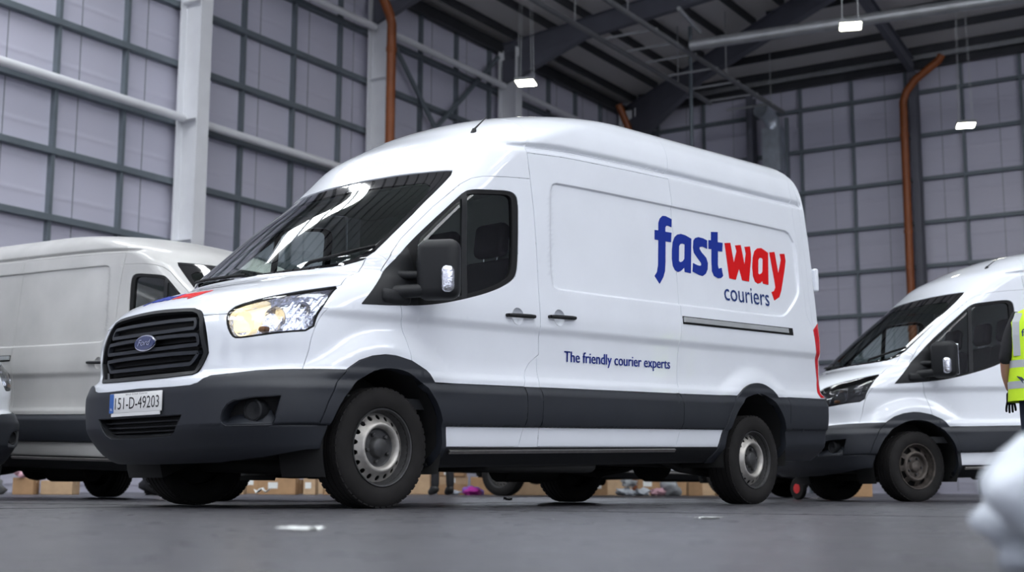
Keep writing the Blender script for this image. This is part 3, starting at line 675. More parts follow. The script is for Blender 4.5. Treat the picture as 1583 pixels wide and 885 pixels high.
for i in range(3):
    z = .435+i*.032; mb = MB(); ribbon(mb, yz_line([(-.40+.02*(2-i), z), (.40-.02*(2-i), z)], -.05), .008, .02); shared('intake_slat%d' % i, mb, 'plastic_dark', 30)
mb = MB(); ribbon(mb, [FP(y, z, -.07) for y, z in dens(IO, .03).tolist()], .006, .07, True); shared('intake_rim', mb, 'plastic_dark', 30)
# badge
def ell(a, b, n=36): return [(a*math.cos(2*math.pi*i/n), b*math.sin(2*math.pi*i/n)) for i in range(n)]
def badge_map(o0): return lambda y, z, o: vFP(y, .945+z, o0+o)
_m = flat_shape('badge', [ell(.108, .046)], badge_map(.0), .006); _m.materials.append(M['silver']); ME['badge_rim'] = _m
_m = flat_shape('badge', [ell(.100, .039)], badge_map(.0075), .003); _m.materials.append(M['badge_blue']); ME['badge'] = _m
_m = text_mesh('badge_script', 'Ford', lambda a, b, o: vFP(.066-a, .945-.014+b, .014), width=.132, height=.036, shear=.35); _m.materials.append(M['silver']); ME['badge_text'] = _m
# plate (flat, held by the bumper)
def pl(a, b, o): return np.stack(np.broadcast_arrays(-.930-np.asarray(o, float), .267-np.asarray(a, float), .652-.1225+np.asarray(b, float)), -1)     # a from the blue end, b up
_m = MB(); rbox(_m, Vector(pl(.267, .055, .004)), (.008, .534, .112), .003, None, 2); shared('plate_board', _m, 'plate')
_m = MB(); _m.box(pl(.022, .055, .0088), (.002, .043, .109)); shared('plate_band', _m, 'plate_blue')
_m = MB(); _m.box(pl(.267, -.010, .003), (.006, .50, .020)); shared('plate_strip', _m, 'plate')
_m = text_mesh('plate_characters', '151-D-49203', lambda a, b, o: pl(.058+a, .020+b, .009), width=.455, height=.070); _m.materials.append(M['plate_black']); ME['plate_text'] = _m
_m = text_mesh('plate_county', 'BAILE ÁTHA CLIATH', lambda a, b, o: pl(.17+a, .098+b, .009), width=.22, height=.008); _m.materials.append(M['plate_black']); ME['plate_small'] = _m
_m = text_mesh('plate_country', 'IRL', lambda a, b, o: pl(.010+a, .015+b, .0102), width=.024, height=.014); _m.materials.append(M['plate']); ME['plate_irl'] = _m
# lettering on the side
for k, lp in LOGO.items():
    lp2 = [smooth_poly(l, 0) for l in lp]
    _m = flat_shape('letter', lp2, lambda x, z, o: vSP(x, z, o), .0012, .025); _m.materials.append(M['red' if k in ('w', 'a2', 'y') else 'blue']); ME['letter', k] = _m
    bl = [[((.30-.56*(x-2.63)/1.8), 1.192+(z-1.5)/.52*.068) for x, z in l] for l in lp2]
    _m = flat_shape('bonnet_letter', bl, lambda y, z, o: vFP(y, z, o), .0012, .02); _m.materials.append(M['red' if k in ('w', 'a2', 'y') else 'blue']); ME['bletter', k] = _m
_m = text_mesh('couriers_lettering', 'couriers', lambda a, b, o: vSP(3.497+a, 1.446+b, .0035), width=.63, height=.142); _m.materials.append(M['navy']); ME['couriers'] = _m
_m = text_mesh('slogan_lettering', 'The friendly courier experts', lambda a, b, o: vSP(1.608+a, .890+b, .0035), width=1.155, height=.075, bold=.045); _m.materials.append(M['blue']); ME['slogan'] = _m
# headlamp insides
for sd in (-1, 1):
    k = 1 if sd < 0 else -1
    _m = flat_shape('headlamp_housing', [smooth_poly(S_HEAD, 1)], lambda s, z, o: vNP(s, z, -.062+o, sd), .001, .02); _m.materials.append(M['chrome']); ME['lamp_house', sd] = _m
    mb = MB(); ribbon(mb, [NP(s, z, -.066, sd) for s, z in dens(smooth_poly(S_HEAD, 1), .03).tolist()], .003, .060, True); shared('lw', mb, 'chrome', 30); ME['lamp_wall', sd] = ME['lw']
    mb = MB(); ribbon(mb, [NP(s, z, -.014, sd) for s, z in dens(smooth_poly(S_HEAD, 1), .02).tolist()], .020, .010, True); shared('lrim', mb, 'rubber', 30); ME['lamp_rim', sd] = ME['lrim']
    def bowl(key, s, z, rad, m, deep):
        c, n = NP(s, z, -.058, sd); ax = Vector((-1, -.35*k if False else n.y*.5, .05)).normalized(); q = ax.to_track_quat('Z', 'Y').to_matrix()
        b = MB(); b.lathe([(rad, deep), (rad*.97, deep*.8), (rad*.8, deep*.35), (rad*.5, .08*deep), (.004, 0)], 28, 'z'); b.v = [tuple(q @ Vector(v)+c) for v in b.v]
        shared(key, b, m, 60); ME[key, sd] = ME[key]; return c, ax
    c, ax = bowl('lit_bowl', .44, 1.03, .070, 'lamp_warm', .030)
    _m = flat_shape('lit_reflector', [[(.372, 1.0), (.375, 1.085), (.40, 1.118), (.50, 1.155), (.525, 1.10), (.515, 1.0), (.46, .985), (.39, .98)]], lambda s, z, o: vNP(s, z, -.055+o, sd), .001, .02); _m.materials.append(M['lamp_warm']); ME['lit_patch', sd] = _m
    bowl('side_bowl', .60, 1.050, .070, 'chrome', .035)
    bowl('corner_bowl', .70, 1.110, .050, 'chrome', .03)
    mb = MB()
    for t in range(5):
        s0 = .60+.035*t; ribbon(mb, [NP(s0, .99, -.05, sd), NP(s0+.01, 1.15+.012*t, -.05, sd)], .010, .02)
    shared('lamp_rib', mb, 'chrome', 30); ME['lamp_rib', sd] = ME['lamp_rib']
    c, n = NP(.545, .985, -.03, sd); mb = MB(); rbox(mb, c, (.05, .05, .03), .012); shared('amber_bulb', mb, 'amber'); ME['amber_bulb', sd] = ME['amber_bulb']
    # fog lamp pocket
    _m = flat_shape('fog_pocket', [S_FOG], lambda s, z, o: vNP(s, z, -.085+o, sd), .001, .03); _m.materials.append(M['rubber']); ME['fog_pocket', sd] = _m
    mb = MB(); ribbon(mb, [NP(s, z, -.088, sd) for s, z in dens(S_FOG, .03).tolist()], .006, .088, True); shared('fw_', mb, 'plastic', 30); ME['fog_wall', sd] = ME['fw_']
    c, n = NP(.53, .535, -.075, sd); q = Vector((-1, n.y*.45, 0)).normalized().to_track_quat('Z', 'Y').to_matrix()
    mb = MB(); mb.lathe([(.062, -.02), (.062, .045), (.052, .050), (.046, .038), (.001, .030)], 28, 'z'); mb.v = [tuple(q @ Vector(v)+c) for v in mb.v]; shared('fog_lamp', mb, 'plastic_dark', 40); ME['fog_lamp', sd] = ME['fog_lamp']
    # mirror
    rz = Matrix.Rotation(R(31.8)*k, 3, 'Z')
    mb = MB(); rbox(mb, (.308, -1.146*k, 1.365), (.14, .255, .355), .062, rz, 5); shared('mh', mb, 'plastic_dark', 60); ME['mirror', sd] = ME['mh']
    mb = MB(); rbox(mb, (.285, -1.244*k, 1.300), (.085, .075, .155), .032, rz, 4); shared('ml', mb, 'chrome', 60); ME['mirror_lens', sd] = ME['ml']
    mb = MB(); rbox(mb, (.388, -1.105*k, 1.370), (.012, .19, .30), .005, rz, 2); shared('mg', mb, 'silver', 40); ME['mirror_glass', sd] = ME['mg']
    mb = MB()
    mb.tube([(.10, -.96*k, 1.225), (.17, -1.03*k, 1.235), (.26, -1.10*k, 1.245)], [.045, .040, .04], 12); mb.tube([(.16, -.96*k, 1.335), (.21, -1.01*k, 1.335), (.28, -1.09*k, 1.335)], [.028, .026, .026], 12)
    rbox(mb, (.11, -.99*k, 1.20), (.22, .07, .085), .03); shared('ma', mb, 'plastic_dark', 50); ME['mirror_arm', sd] = ME['ma']
    # handles
    for nm, x, z in (('h1', 1.139, 1.155), ('h2', 1.537, 1.172)):
        c, n = SP(x, z, .0); mb = MB(); a0 = 1.036 if nm == 'h1' else 1.434
        pn = [SP(a0+.245*t/6, z+.001*t, .018) for t in range(7)]
        mb.tube([p_ for p_, _ in pn], [.011]+[.0135]*5+[.011], 10); 
        for t in (0, 6): mb.tube([pn[t][0], pn[t][0]-pn[t][1]*.022], .011, 8)
        shared(nm, mb, 'plastic_dark', 50)
        mb2 = MB(); q = n.to_track_quat('Z', 'Y').to_matrix(); mb2.lathe([(.0535, -.001), (.050, -.010), (.040, -.022), (.020, -.030), (.001, -.031)], 28, 'z'); mb2.v = [tuple(q @ Vector(v)+c) for v in mb2.v]
        shared(nm+'c', mb2, 'paint', 60)
        ME[nm, sd] = ME[nm] if sd < 0 else mirror_y(ME[nm], nm); ME[nm+'c', sd] = ME[nm+'c'] if sd < 0 else mirror_y(ME[nm+'c'], nm)
    # rail of the sliding door
    zr = lambda x: 1.250+.004*(x-2.9)/1.5
    mb = MB(); ribbon(mb, [SP(x, zr(x), .001) for x in np.linspace(2.905, 4.412, 24)], .058, .003); shared('rb', mb, 'rubber', 30)
    mb = MB(); ribbon(mb, [SP(x, zr(x)+.002, .004) for x in np.linspace(2.91, 4.33, 24)], .036, .012); shared('rr', mb, 'tube', 30)
    ME['rail_back', sd] = ME['rb'] if sd < 0 else mirror_y(ME['rb'], 'rail'); ME['rail', sd] = ME['rr'] if sd < 0 else mirror_y(ME['rr'], 'rail')
    # sill step with a grey edge, mud flap
    mb = MB(); ribbon(mb, [SP(x, .318, .004) for x in np.linspace(.56, 2.80, 30)], .022, .016); shared('ss', mb, 'alu', 30)
    ME['step', sd] = ME['ss'] if sd < 0 else mirror_y(ME['ss'], 'step')
    # arch liners
    for nm, (cx, cz, rx, rz_) in (('fl', (.055, .335, .44, .45)), ('rl', (3.835, .27, .433, .475))):
        mb = MB(); vs = []; fs = []; n = 26
        for j, y in enumerate((.985, .60)):
            for i in range(n+1):
                a = R(-20+220*i/n); x = cx+rx*math.cos(a); z = cz+rz_*math.sin(a); vs.append((x, -y*k, max(z, .18)+RAKE*x))
        for i in range(n): fs.append((i, i+1, n+2+i, n+1+i))
        vs += [(cx, -.60*k, cz)]; c_ = len(vs)-1
        for i in range(n): fs.append((n+1+i, n+2+i, c_))
        mb.add(vs, fs); shared(nm, mb, 'under', 40); ME['liner_'+nm, sd] = ME[nm]
# underbody, cab insides
mb = MB(); mb.box((2.0, 0, .44), (2.6, 1.88, .10)); mb.box((.05, 0, .46), (1.55, 1.16, .16)); mb.box((3.9, 0, .52), (1.8, 1.14, .14)); shared('floor_pan', mb, 'under')
mb = MB(); mb.box((-.34, 0, .30), (.7, 1.1, .04)); shared('undertray', mb, 'under')
for i, y in enumerate((-.45, .45)):
    mb = MB(); mb.box((2.0, y, .35), (5.2, .09, .14)); shared('rail%d' % i, mb, 'under')
mb = MB(); rbox(mb, (1.55, -.55, .33), (1.1, .62, .22), .05); shared('fuel_tank', mb, 'under')
mb = MB(); mb.tube([(3.828, -.8, .335), (3.828, .8, .335)], .055, 12); mb.lathe([(.06, -.14), (.15, -.08), (.16, 0), (.15, .08), (.06, .14)], 20, 'x', (3.828, 0, .335)); shared('rear_axle', mb, 'under')
for i, y in enumerate((-.58, .58)):
    mb = MB(); mb.tube([(3.05, y, .36), (3.4, y, .27), (3.83, y, .235), (4.25, y, .29), (4.6, y, .40)], .03, 8); shared('leaf%d' % i, mb, 'under')
mb = MB(); mb.tube([(.6, .25, .30), (2.2, .25, .29), (2.5, .38, .28), (3.3, .38, .30), (4.5, .62, .36)], .045, 10); mb.tube([(2.4, .36, .27), (3.0, .38, .27)], .11, 14); shared('exhaust', mb, 'under', 50)
mb = MB(); mb.tube([(.05, -.75, .26), (.05, 0, .24), (.05, .75, .26)], .05, 10); shared('front_axle', mb, 'under', 50)
mb = MB(); rbox(mb, (.12, 0, 1.13), (.50, 1.60, .30), .08); rbox(mb, (.18, .40, 1.33), (.28, .46, .10), .04); rbox(mb, (.14, -.05, 1.24), (.30, .40, .30), .05); shared('dashboard', mb, 'dash', 50)
mb = MB(); mb.box((1.46, 0, 1.35), (.03, 1.80, 1.75), None); shared('bulkhead', mb, 'lining')
mb = MB(); mb.box((.65, 0, .60), (1.6, 1.8, .06)); shared('cab_floor', mb, 'dash')
mb = MB(); mb.box((1.15, 0, 2.10), (.6, 1.60, .03)); shared('headliner', mb, 'lining')
def torus(c, R_, r_, rot, n=36, k=8):
    b = MB(); b.tube([Vector(c)+rot @ Vector((R_*math.cos(2*math.pi*i/n), R_*math.sin(2*math.pi*i/n), 0)) for i in range(n)], r_, k, closed=True); return b
_rot = Matrix.Rotation(R(-62), 3, 'Y')
mb = torus((.47, .42, 1.30), .19, .016, _rot)
for a in (0, 2.1, 4.2): mb.tube([Vector((.47, .42, 1.30)), Vector((.47, .42, 1.30))+_rot @ Vector((.18*math.cos(a), .18*math.sin(a), 0))], .014, 6)
mb.tube([(.47, .42, 1.30), (.25, .42, 1.18)], .04, 10); shared('steering_wheel', mb, 'plastic_dark', 50)
def seat(y, w):
    o = {}
    b = MB(); rbox(b, (.92, y, .90), (.52, w, .16), .05); rbox(b, (.92, y, .72), (.44, w*.8, .22), .03); o['cushion'] = b
    b = MB(); rbox(b, (1.24, y, 1.26), (.14, w, .68), .055, Matrix.Rotation(R(10), 3, 'Y')); o['back'] = b
    b = MB(); rbox(b, (1.29, y, 1.735), (.10, .27, .23), .045, Matrix.Rotation(R(8), 3, 'Y')); o['headrest'] = b
    for i, d in enumerate((-.06, .06)): b = MB(); b.tube([(1.275, y+d, 1.56), (1.285, y+d, 1.66)], .007, 8); o['post%d' % i] = b
    return o
SEATS = {'a': (.45, .50), 'b': (-.16, .44), 'c': (-.62, .46)}
for k, (y, w) in SEATS.items():
    for nm, b in seat(y, w).items(): shared('seat_%s_%s' % (k, nm), b, 'silver' if nm[:4] == 'post' else 'seat', 60)
# wipers, aerial
mb = MB(); mb.tube([NP(.33, 1.388, .012)[0], NP(.36, 1.394, .03)[0], NP(.47, 1.425, .03)[0], NP(.63, 1.490, .016)[0]], [.008, .011, .009, .005], 6); ribbon(mb, [NP(s, 1.392+(s-.30)*.285, .004) for s in np.linspace(.38, .66, 12)], .012, .018); shared('wiper', mb, 'rubber', 40)
mb = MB(); mb.tube([NP(.02, 1.385, .008)[0], NP(.08, 1.388, .014, 1)[0], NP(.22, 1.400, .014, 1)[0], NP(.40, 1.415, .010, 1)[0]], [.008, .010, .008, .005], 6); ribbon(mb, [NP(s, 1.390+s*.085, .003, 1) for s in np.linspace(.04, .42, 12)], .012, .010); shared('wiper_far', mb, 'rubber', 40)
mb = MB(); _b = SP(1.099, 2.410)[0]; mb.tube([_b-Vector((0, 0, .02)), _b+Vector((.012, .0, .022))], [.024, .014], 10); mb.tube([_b+Vector((.01, 0, .02)), _b+Vector((.145, .02, .135))], [.007, .003], 6); shared('aerial', mb, 'plastic_dark', 40)
mb = MB(); _c, _n = NP(2.12, 1.72, .0); rbox(mb, _c+Vector((.02, -.01, 0)), (.05, .06, .20), .02); shared('door_hinge', mb, 'paint'); ME['door_hinge', -1] = ME['door_hinge']; ME['door_hinge', 1] = mirror_y(ME['door_hinge'], 'door_hinge')

# ------------------------------------------------------------------ one van: an empty with its parts and their sub-parts
LOWR = {}
def low_roof(me, k):
    """the same panel on the version with a lower roof"""
    if (me.name, k) not in LOWR:
        n = len(me.vertices); co = np.empty(n*3, np.float32); me.vertices.foreach_get('co', co); c = co.reshape(-1, 3); zl = c[:, 2]-RAKE*c[:, 0]
        if zl.max() < 2.06: LOWR[me.name, k] = me
        else:
            m2 = me.copy(); c[:, 2] = np.where(zl > 2.05, 2.05+(zl-2.05)*k, zl)+RAKE*c[:, 0]; m2.vertices.foreach_set('co', c.ravel()); m2.update(); LOWR[me.name, k] = m2
    return LOWR[me.name, k]
def make_van(label, loc, yaw, paint='paint', logo=False, rims='rim', lit=True, steer=0.0, plate=True, group='panel vans in the depot', low=0.0):
    root = empty('panel_van', loc, yaw); tag(root, label, 'van', group)
    def part(name, key, parent=root, lab=None, over=None):
        me = low_roof(ME[key], low) if low else ME[key]; o = bpy.data.objects.new(name, me); COL.objects.link(o); o.parent = parent
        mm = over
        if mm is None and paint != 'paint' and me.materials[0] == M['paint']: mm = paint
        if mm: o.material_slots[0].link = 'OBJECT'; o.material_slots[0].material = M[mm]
        if lab: o['label'] = lab
        return o
    P = {}
    for n, d in BODY.items():
        if n in ('window_pane', 'window_frame', 'window_divider', 'mirror_base', 'door_cladding', 'slider_cladding', 'headlamp_lens'): continue
        if d[0][4]: P[n] = part(n, n)
        else:
            for sd in (-1, 1): P[n, sd] = part(n, (n, sd))
    for sd in (-1, 1):
        d = P['front_door', sd]
        part('window_frame', ('window_frame', sd), d); part('window_pane', ('window_pane', sd), d); part('window_divider', ('window_divider', sd), d)
        part('door_cladding', ('door_cladding', sd), d); part('door_handle', ('h1', sd), d, 'black bar door handle'); part('handle_cup', ('h1c', sd), d)
        d = P['sliding_door', sd]
        part('door_cladding', ('slider_cladding', sd), d); part('door_handle', ('h2', sd), d, 'black bar door handle'); part('handle_cup', ('h2c', sd), d)
        d = part('mirror_housing', ('mirror', sd), root, 'black door mirror housing'); part('indicator_lens', ('mirror_lens', sd), d); part('mirror_glass', ('mirror_glass', sd), d); part('mirror_arm', ('mirror_arm', sd), d); part('mirror_base', ('mirror_base', sd), d)
        d = part('headlamp', ('lamp_house', sd), root, 'clear headlamp with chrome reflectors', None if lit else 'plastic_dark')
        part('headlamp_wall', ('lamp_wall', sd), d, None, None if lit else 'plastic_dark'); part('headlamp_lens', ('headlamp_lens', sd), d); part('headlamp_seal', ('lamp_rim', sd), d)
        part('lit_reflector', ('lit_bowl', sd), d, 'glowing warm headlamp reflector' if lit else None, None if lit else 'chrome')
        if lit: part('lit_reflector', ('lit_patch', sd), d)
        part('reflector', ('side_bowl', sd), d); part('reflector', ('corner_bowl', sd), d)
        if lit: part('reflector_ribs', ('lamp_rib', sd), d)['kind'] = 'stuff'
        part('amber_bulb', ('amber_bulb', sd), d)
        d = part('fog_lamp_pocket', ('fog_pocket', sd)); part('pocket_wall', ('fog_wall', sd), d); part('fog_lamp', ('fog_lamp', sd), d)
        d = part('door_rail', ('rail_back', sd)); part('rail_bar', ('rail', sd), d)
        part('side_step', ('step', sd)); part('arch_liner', ('liner_fl', sd)); part('arch_liner', ('liner_rl', sd)); part('door_hinge', ('door_hinge', sd))
    g = part('grille', 'grille_back'); part('grille_frame', 'grille_frame', g); part('grille_rim', 'grille_rim', g)
    for i in range(3): part('grille_bar', 'grille_loop%d' % i, g)
    for i in range(len(SLATS)): part('grille_slat', 'grille_slat%d' % i, g)
    g = part('lower_intake', 'intake_back'); part('intake_rim', 'intake_rim', g)
    for i in range(3): part('intake_slat', 'intake_slat%d' % i, g)
    g = part('badge', 'badge_rim', root, 'oval blue badge with silver script'); part('badge_face', 'badge', g); part('badge_script', 'badge_text', g)['kind'] = 'stuff'
    for k in ('floor_pan', 'undertray', 'fuel_tank', 'rear_axle', 'exhaust', 'front_axle', 'dashboard', 'bulkhead', 'cab_floor', 'headliner', 'steering_wheel', 'wiper', 'aerial'): part(k, k)
    part('wiper', 'wiper_far')
    for k in ('rail0', 'rail1'): part('chassis_rail', k)
    for k in ('leaf0', 'leaf1'): part('leaf_spring', k)
    for k in SEATS:
        s = part('seat', 'seat_%s_cushion' % k); part('backrest', 'seat_%s_back' % k, s); part('headrest', 'seat_%s_headrest' % k, s); part('headrest_post', 'seat_%s_post0' % k, s); part('headrest_post', 'seat_%s_post1' % k, s)
    if plate:
        g = part('number_plate', 'plate_board'); part('plate_band', 'plate_band', g); part('plate_strip', 'plate_strip', g)
        if logo:
            for n, k in (('plate_characters', 'plate_text'), ('plate_county', 'plate_small'), ('plate_country', 'plate_irl')): part(n, k, g)['kind'] = 'stuff'
    if logo:
        for k in LOGO:
            part('logo_letter', ('letter', k), root, ('red' if k in ('w', 'a2', 'y') else 'blue')+' letter '+k[0]+' of the side logo')
            part('bonnet_letter', ('bletter', k), root)
        part('couriers_lettering', 'couriers')['kind'] = 'stuff'; part('slogan_lettering', 'slogan')['kind'] = 'stuff'
    for x, sd in ((.044, -1), (.044, 1), (3.828, -1), (3.828, 1)):
        t = part('wheel', 'tyre', root, 'black tyre on a steel wheel'); t.location = (x, sd*.877, TR)
        t.rotation_euler = (0, random.uniform(0, 6), 0)
        rz = math.pi if sd < 0 else 0.0
        if x < 1: rz += steer
        t.rotation_mode = 'ZYX' if False else 'XYZ'
        t.rotation_euler = (0, random.uniform(0, 1.2), rz)
        def wp(name, key, over=None):
            o = part(name, key, t, None, over); o.location = (0, .108, 0); return o
        wp('rim', rims); wp('rim_barrel', 'barrel'); wp('hub_cap', 'hubc', 'steel_rust' if rims == 'rim_old' else None); wp('brake_disc', 'drum')
        for i in range(5):
            n = wp('wheel_nut', 'nut'); a = 2*math.pi*i/5; n.location = (.080*math.cos(a), .108, .080*math.sin(a))
    return root

# ================================================================== the hall
def obox(name, u0, u1, v0, v1, z0, z1, m, parent=None):
    """box in building axes as an object of its own with shared-size mesh at its centre"""
    o = link(name, unit_box(u1-u0, v1-v0, z1-z0, m), parent)
    o.location = bw((u0+u1)/2, (v0+v1)/2, (z0+z1)/2); o.rotation_euler = (0, 0, BANG)
    return o
_ub = {}
def unit_box(a, b, c, m, bev=0.0):
    k = (round(a, 3), round(b, 3), round(c, 3), m, bev)
    if k not in _ub:
        _ub[k] = MB().box((0, 0, 0), (a, b, c), None, bev).mesh('box_'+m); _ub[k].materials.append(M[m])
    return _ub[k]
# building axes: object x = u, object y = -v
def reparent(o, p_):
    mw = Matrix.LocRotScale(o.location, o.rotation_euler, None); o.parent = p_; o.matrix_parent_inverse = p_.matrix_basis.inverted(); return o
floor = MB().box((0, 0, -.1), (90, 80, .2)).build('floor', 'floor'); floor.location = bw(12, 0); floor.rotation_euler = (0, 0, BANG); tag(floor, 'polished grey concrete floor', None, None, 'structure')
# floor joints
for v in (-6.0, 2.2, 10.0):
    o = obox('floor_joint', -16, 42, v-.006, v+.006, -.004, .0015, 'rubber'); reparent(o, floor)
for u in (-4.0, 6.0, 16.0, 26.0, 36.0):
    o = obox('floor_joint', u-.006, u+.006, -22, 20, -.004, .0015, 'rubber'); reparent(o, floor)

ROWS_L = [0.15, 1.35, 2.72, 4.10, 5.47, 6.84, 8.20, 9.56, 10.94, 12.30, 13.72]
ROWS_B = [0.15, 1.30, 2.75, 4.22, 5.68, 7.10, 8.50, 9.91, 11.33, 12.76, 13.78]
ST = 1.775
RL = [27.83+ST*k for k in range(-15, 9)]          # upright rails, left wall
RB = [-8.26-ST*k for k in range(-3, 9)][::-1]     # upright rails, back wall (v)
wl = obox('wall_left', WW, BW_, LW-.32, LW-.16, 0, 14.2, 'cladding'); tag(wl, 'left wall of lilac grey cladding panels between dark rails', None, None, 'structure')
wb = obox('wall_back', BW_+.16, BW_+.32, LW-.3, FW_, 0, 14.4, 'cladding'); tag(wb, 'back wall of lilac grey cladding panels between dark rails', None, None, 'structure')
UVIS = [u for u in RL if u > 8]+[BW_]
for i in range(len(UVIS)-1):
    for j in range(len(ROWS_L)-1):
        u0, u1 = UVIS[i]+.008, UVIS[i+1]-.008
        o = obox('wall_panel', u0, u1, LW-.17+random.uniform(-.004, .004), LW-.13, ROWS_L[j]+.006, ROWS_L[j+1]-.006, 'cladding'); reparent(o, wl)
VV = [LW]+[v for v in RB if v > LW+.5]
for i in range(len(VV)-1):
    for j in range(len(ROWS_B)-1):
        o = obox('wall_panel', BW_+.13, BW_+.17+random.uniform(-.004, .004), VV[i]+.008, VV[i+1]-.008, ROWS_B[j]+.006, ROWS_B[j+1]-.006, 'cladding'); reparent(o, wb)
for z in ROWS_L[1:-1]:
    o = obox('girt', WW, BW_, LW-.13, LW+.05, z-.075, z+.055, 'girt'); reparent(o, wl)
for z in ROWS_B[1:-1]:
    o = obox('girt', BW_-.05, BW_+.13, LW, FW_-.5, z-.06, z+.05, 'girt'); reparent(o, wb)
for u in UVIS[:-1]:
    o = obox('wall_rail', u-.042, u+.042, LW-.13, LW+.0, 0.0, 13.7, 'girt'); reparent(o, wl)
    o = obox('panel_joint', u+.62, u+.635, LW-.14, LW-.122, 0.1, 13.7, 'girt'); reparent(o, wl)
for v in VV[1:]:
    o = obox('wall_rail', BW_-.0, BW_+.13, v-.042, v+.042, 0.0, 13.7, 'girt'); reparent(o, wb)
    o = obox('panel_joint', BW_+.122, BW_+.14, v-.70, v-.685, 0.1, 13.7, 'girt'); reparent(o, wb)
# front and west walls with open dock doors
def wall_openings(name, along_u, pos, a0, a1, doors, lab):
    root = None; e = [a0]
    for d in doors: e += [d-2.5, d+2.5]
    e.append(a1)
    def pc(lo, hi, z0, z1, nm):
        return obox(nm, lo, hi, pos, pos+.2, z0, z1, 'cladding') if along_u else obox(nm, pos-.2, pos, lo, hi, z0, z1, 'cladding')
    root = pc(a0, a1, 5.4, 18.2, name); tag(root, lab, None, None, 'structure')
    for i in range(0, len(e), 2): reparent(pc(e[i], e[i+1], 0, 5.4, 'wall_pier'), root)
wall_openings('wall_front', True, FW_, WW, BW_+.3, DOORS_F, 'front wall with open dock doors behind the viewer')
for _k in range(7): reparent(obox('added_glow_panel', WW+.4+5.75*_k, WW+5.9+5.75*_k, FW_-.05, FW_, 13.4, 16.6, 'added_glow'), bpy.data.objects['wall_front'])  # added glowing panels, unseen behind the camera, to throw light onto the ceiling
wall_openings('wall_right', False, WW, LW-.3, FW_, DOORS_W, 'west wall with open dock doors')

# roof: two slopes meeting on a hip line from the far left corner
EV, SL, SB = 13.80, .100, .165
def rz_(u, v): return EV+min(SL*(v-LW), SB*(BW_-u))
def roof_mesh():
    us = np.linspace(WW-.3, BW_+.3, 60); vs_ = np.linspace(LW-.3, FW_+.2, 45); V = []; F = []
    hipu = lambda v: BW_-SL/SB*(v-LW)
    for v in vs_:
        h = hipu(v); row = sorted(list(us[:-1])+[h])
        row = list(np.r_[np.linspace(WW-.3, h, 20), np.linspace(h, BW_+.3, 20)[1:]]); 
        for u in row: V.append(bw(u, v, rz_(u, v)+.22))
    n = 39
    for i in range(len(vs_)-1):
        for j in range(n-1): F.append((i*n+j, i*n+j+1, (i+1)*n+j+1, (i+1)*n+j))
    me = mesh_from('ceiling', V, F); bm = bmesh.new(); bm.from_mesh(me); r_ = bmesh.ops.extrude_face_region(bm, geom=list(bm.faces))
    for g in r_['geom']:
        if isinstance(g, bmesh.types.BMVert): g.co.z += .12
    bmesh.ops.recalc_face_normals(bm, faces=list(bm.faces)); bm.to_mesh(me); bm.free(); return me
ceil = link('ceiling', roof_mesh(), None, 'roofsheet'); tag(ceil, 'pitched grey sheet roof on dark steel', None, None, 'structure')
def beam(name, a, b, w, h, m, parent=None, tw=None):
    """straight bar from a to b, width w across, height h"""
    a = Vector(a); b = Vector(b); d = b-a; L = d.length; x = d.normalized(); y = Vector((0, 0, 1)).cross(x)
    if y.length < 1e-4: y = BU.copy()
    y.normalize(); z = x.cross(y)
    me = MB().box((0, 0, 0), (L, w, h)).mesh(name); me.materials.append(M[m])
    o = link(name, me, None); o.matrix_basis = Matrix.Translation((a+b)/2) @ Matrix((x, y, z)).transposed().to_4x4()
    if parent: reparent_m(o, parent)
    return o
def reparent_m(o, p_): o.parent = p_; o.matrix_parent_inverse = p_.matrix_basis.inverted(); return o
def ibeam(name, a, b, w, h, m, parent=None, tf=.025, tw=.03):
    a = Vector(a); b = Vector(b); d = b-a; L = d.length; x = d.normalized(); y = Vector((0, 0, 1)).cross(x)
    if y.length < 1e-4: y = BV.copy()
    y.normalize(); z = x.cross(y); mb = MB()
    mb.box((0, 0, 0), (L, tw, h-2*tf)).box((0, 0, h/2-tf/2), (L, w, tf)).box((0, 0, -h/2+tf/2), (L, w, tf))
    me = mb.mesh(name); me.materials.append(M[m]); o = link(name, me, None); o.matrix_basis = Matrix.Translation((a+b)/2) @ Matrix((x, y, z)).transposed().to_4x4()
    if parent: reparent_m(o, parent)
    return o
# purlins
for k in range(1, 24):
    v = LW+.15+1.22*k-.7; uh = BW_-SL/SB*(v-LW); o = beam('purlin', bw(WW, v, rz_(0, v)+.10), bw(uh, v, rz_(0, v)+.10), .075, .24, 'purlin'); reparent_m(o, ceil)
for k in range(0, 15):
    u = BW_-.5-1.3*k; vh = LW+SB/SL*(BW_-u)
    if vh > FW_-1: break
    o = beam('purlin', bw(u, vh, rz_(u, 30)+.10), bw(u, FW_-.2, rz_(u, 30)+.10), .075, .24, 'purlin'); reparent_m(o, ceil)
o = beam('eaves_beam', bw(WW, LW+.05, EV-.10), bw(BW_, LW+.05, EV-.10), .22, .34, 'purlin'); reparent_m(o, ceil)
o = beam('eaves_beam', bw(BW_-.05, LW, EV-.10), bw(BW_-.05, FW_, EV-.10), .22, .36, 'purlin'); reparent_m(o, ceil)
o = beam('eaves_gutter', bw(BW_-.35, LW+1.0, EV+.02), bw(BW_-.35, FW_-.3, EV+.02), .12, .18, 'tube'); reparent_m(o, ceil)
# rooflights (translucent strips in the roof, away from the camera's view)
for u in (-9.0, -2.0, 5.0, 13.9):
    for v in (-21.3, -13.0, -4.0, 5.0):
        a, b = bw(u, v, rz_(u, v)+.16), bw(u, v+6.0, rz_(u, v+6.0)+.16)
        if v > 0 and rz_(u, v+6) < rz_(u, v): pass
        o = beam('rooflight', a, b, 1.3, .03, 'rooflight'); reparent_m(o, ceil)
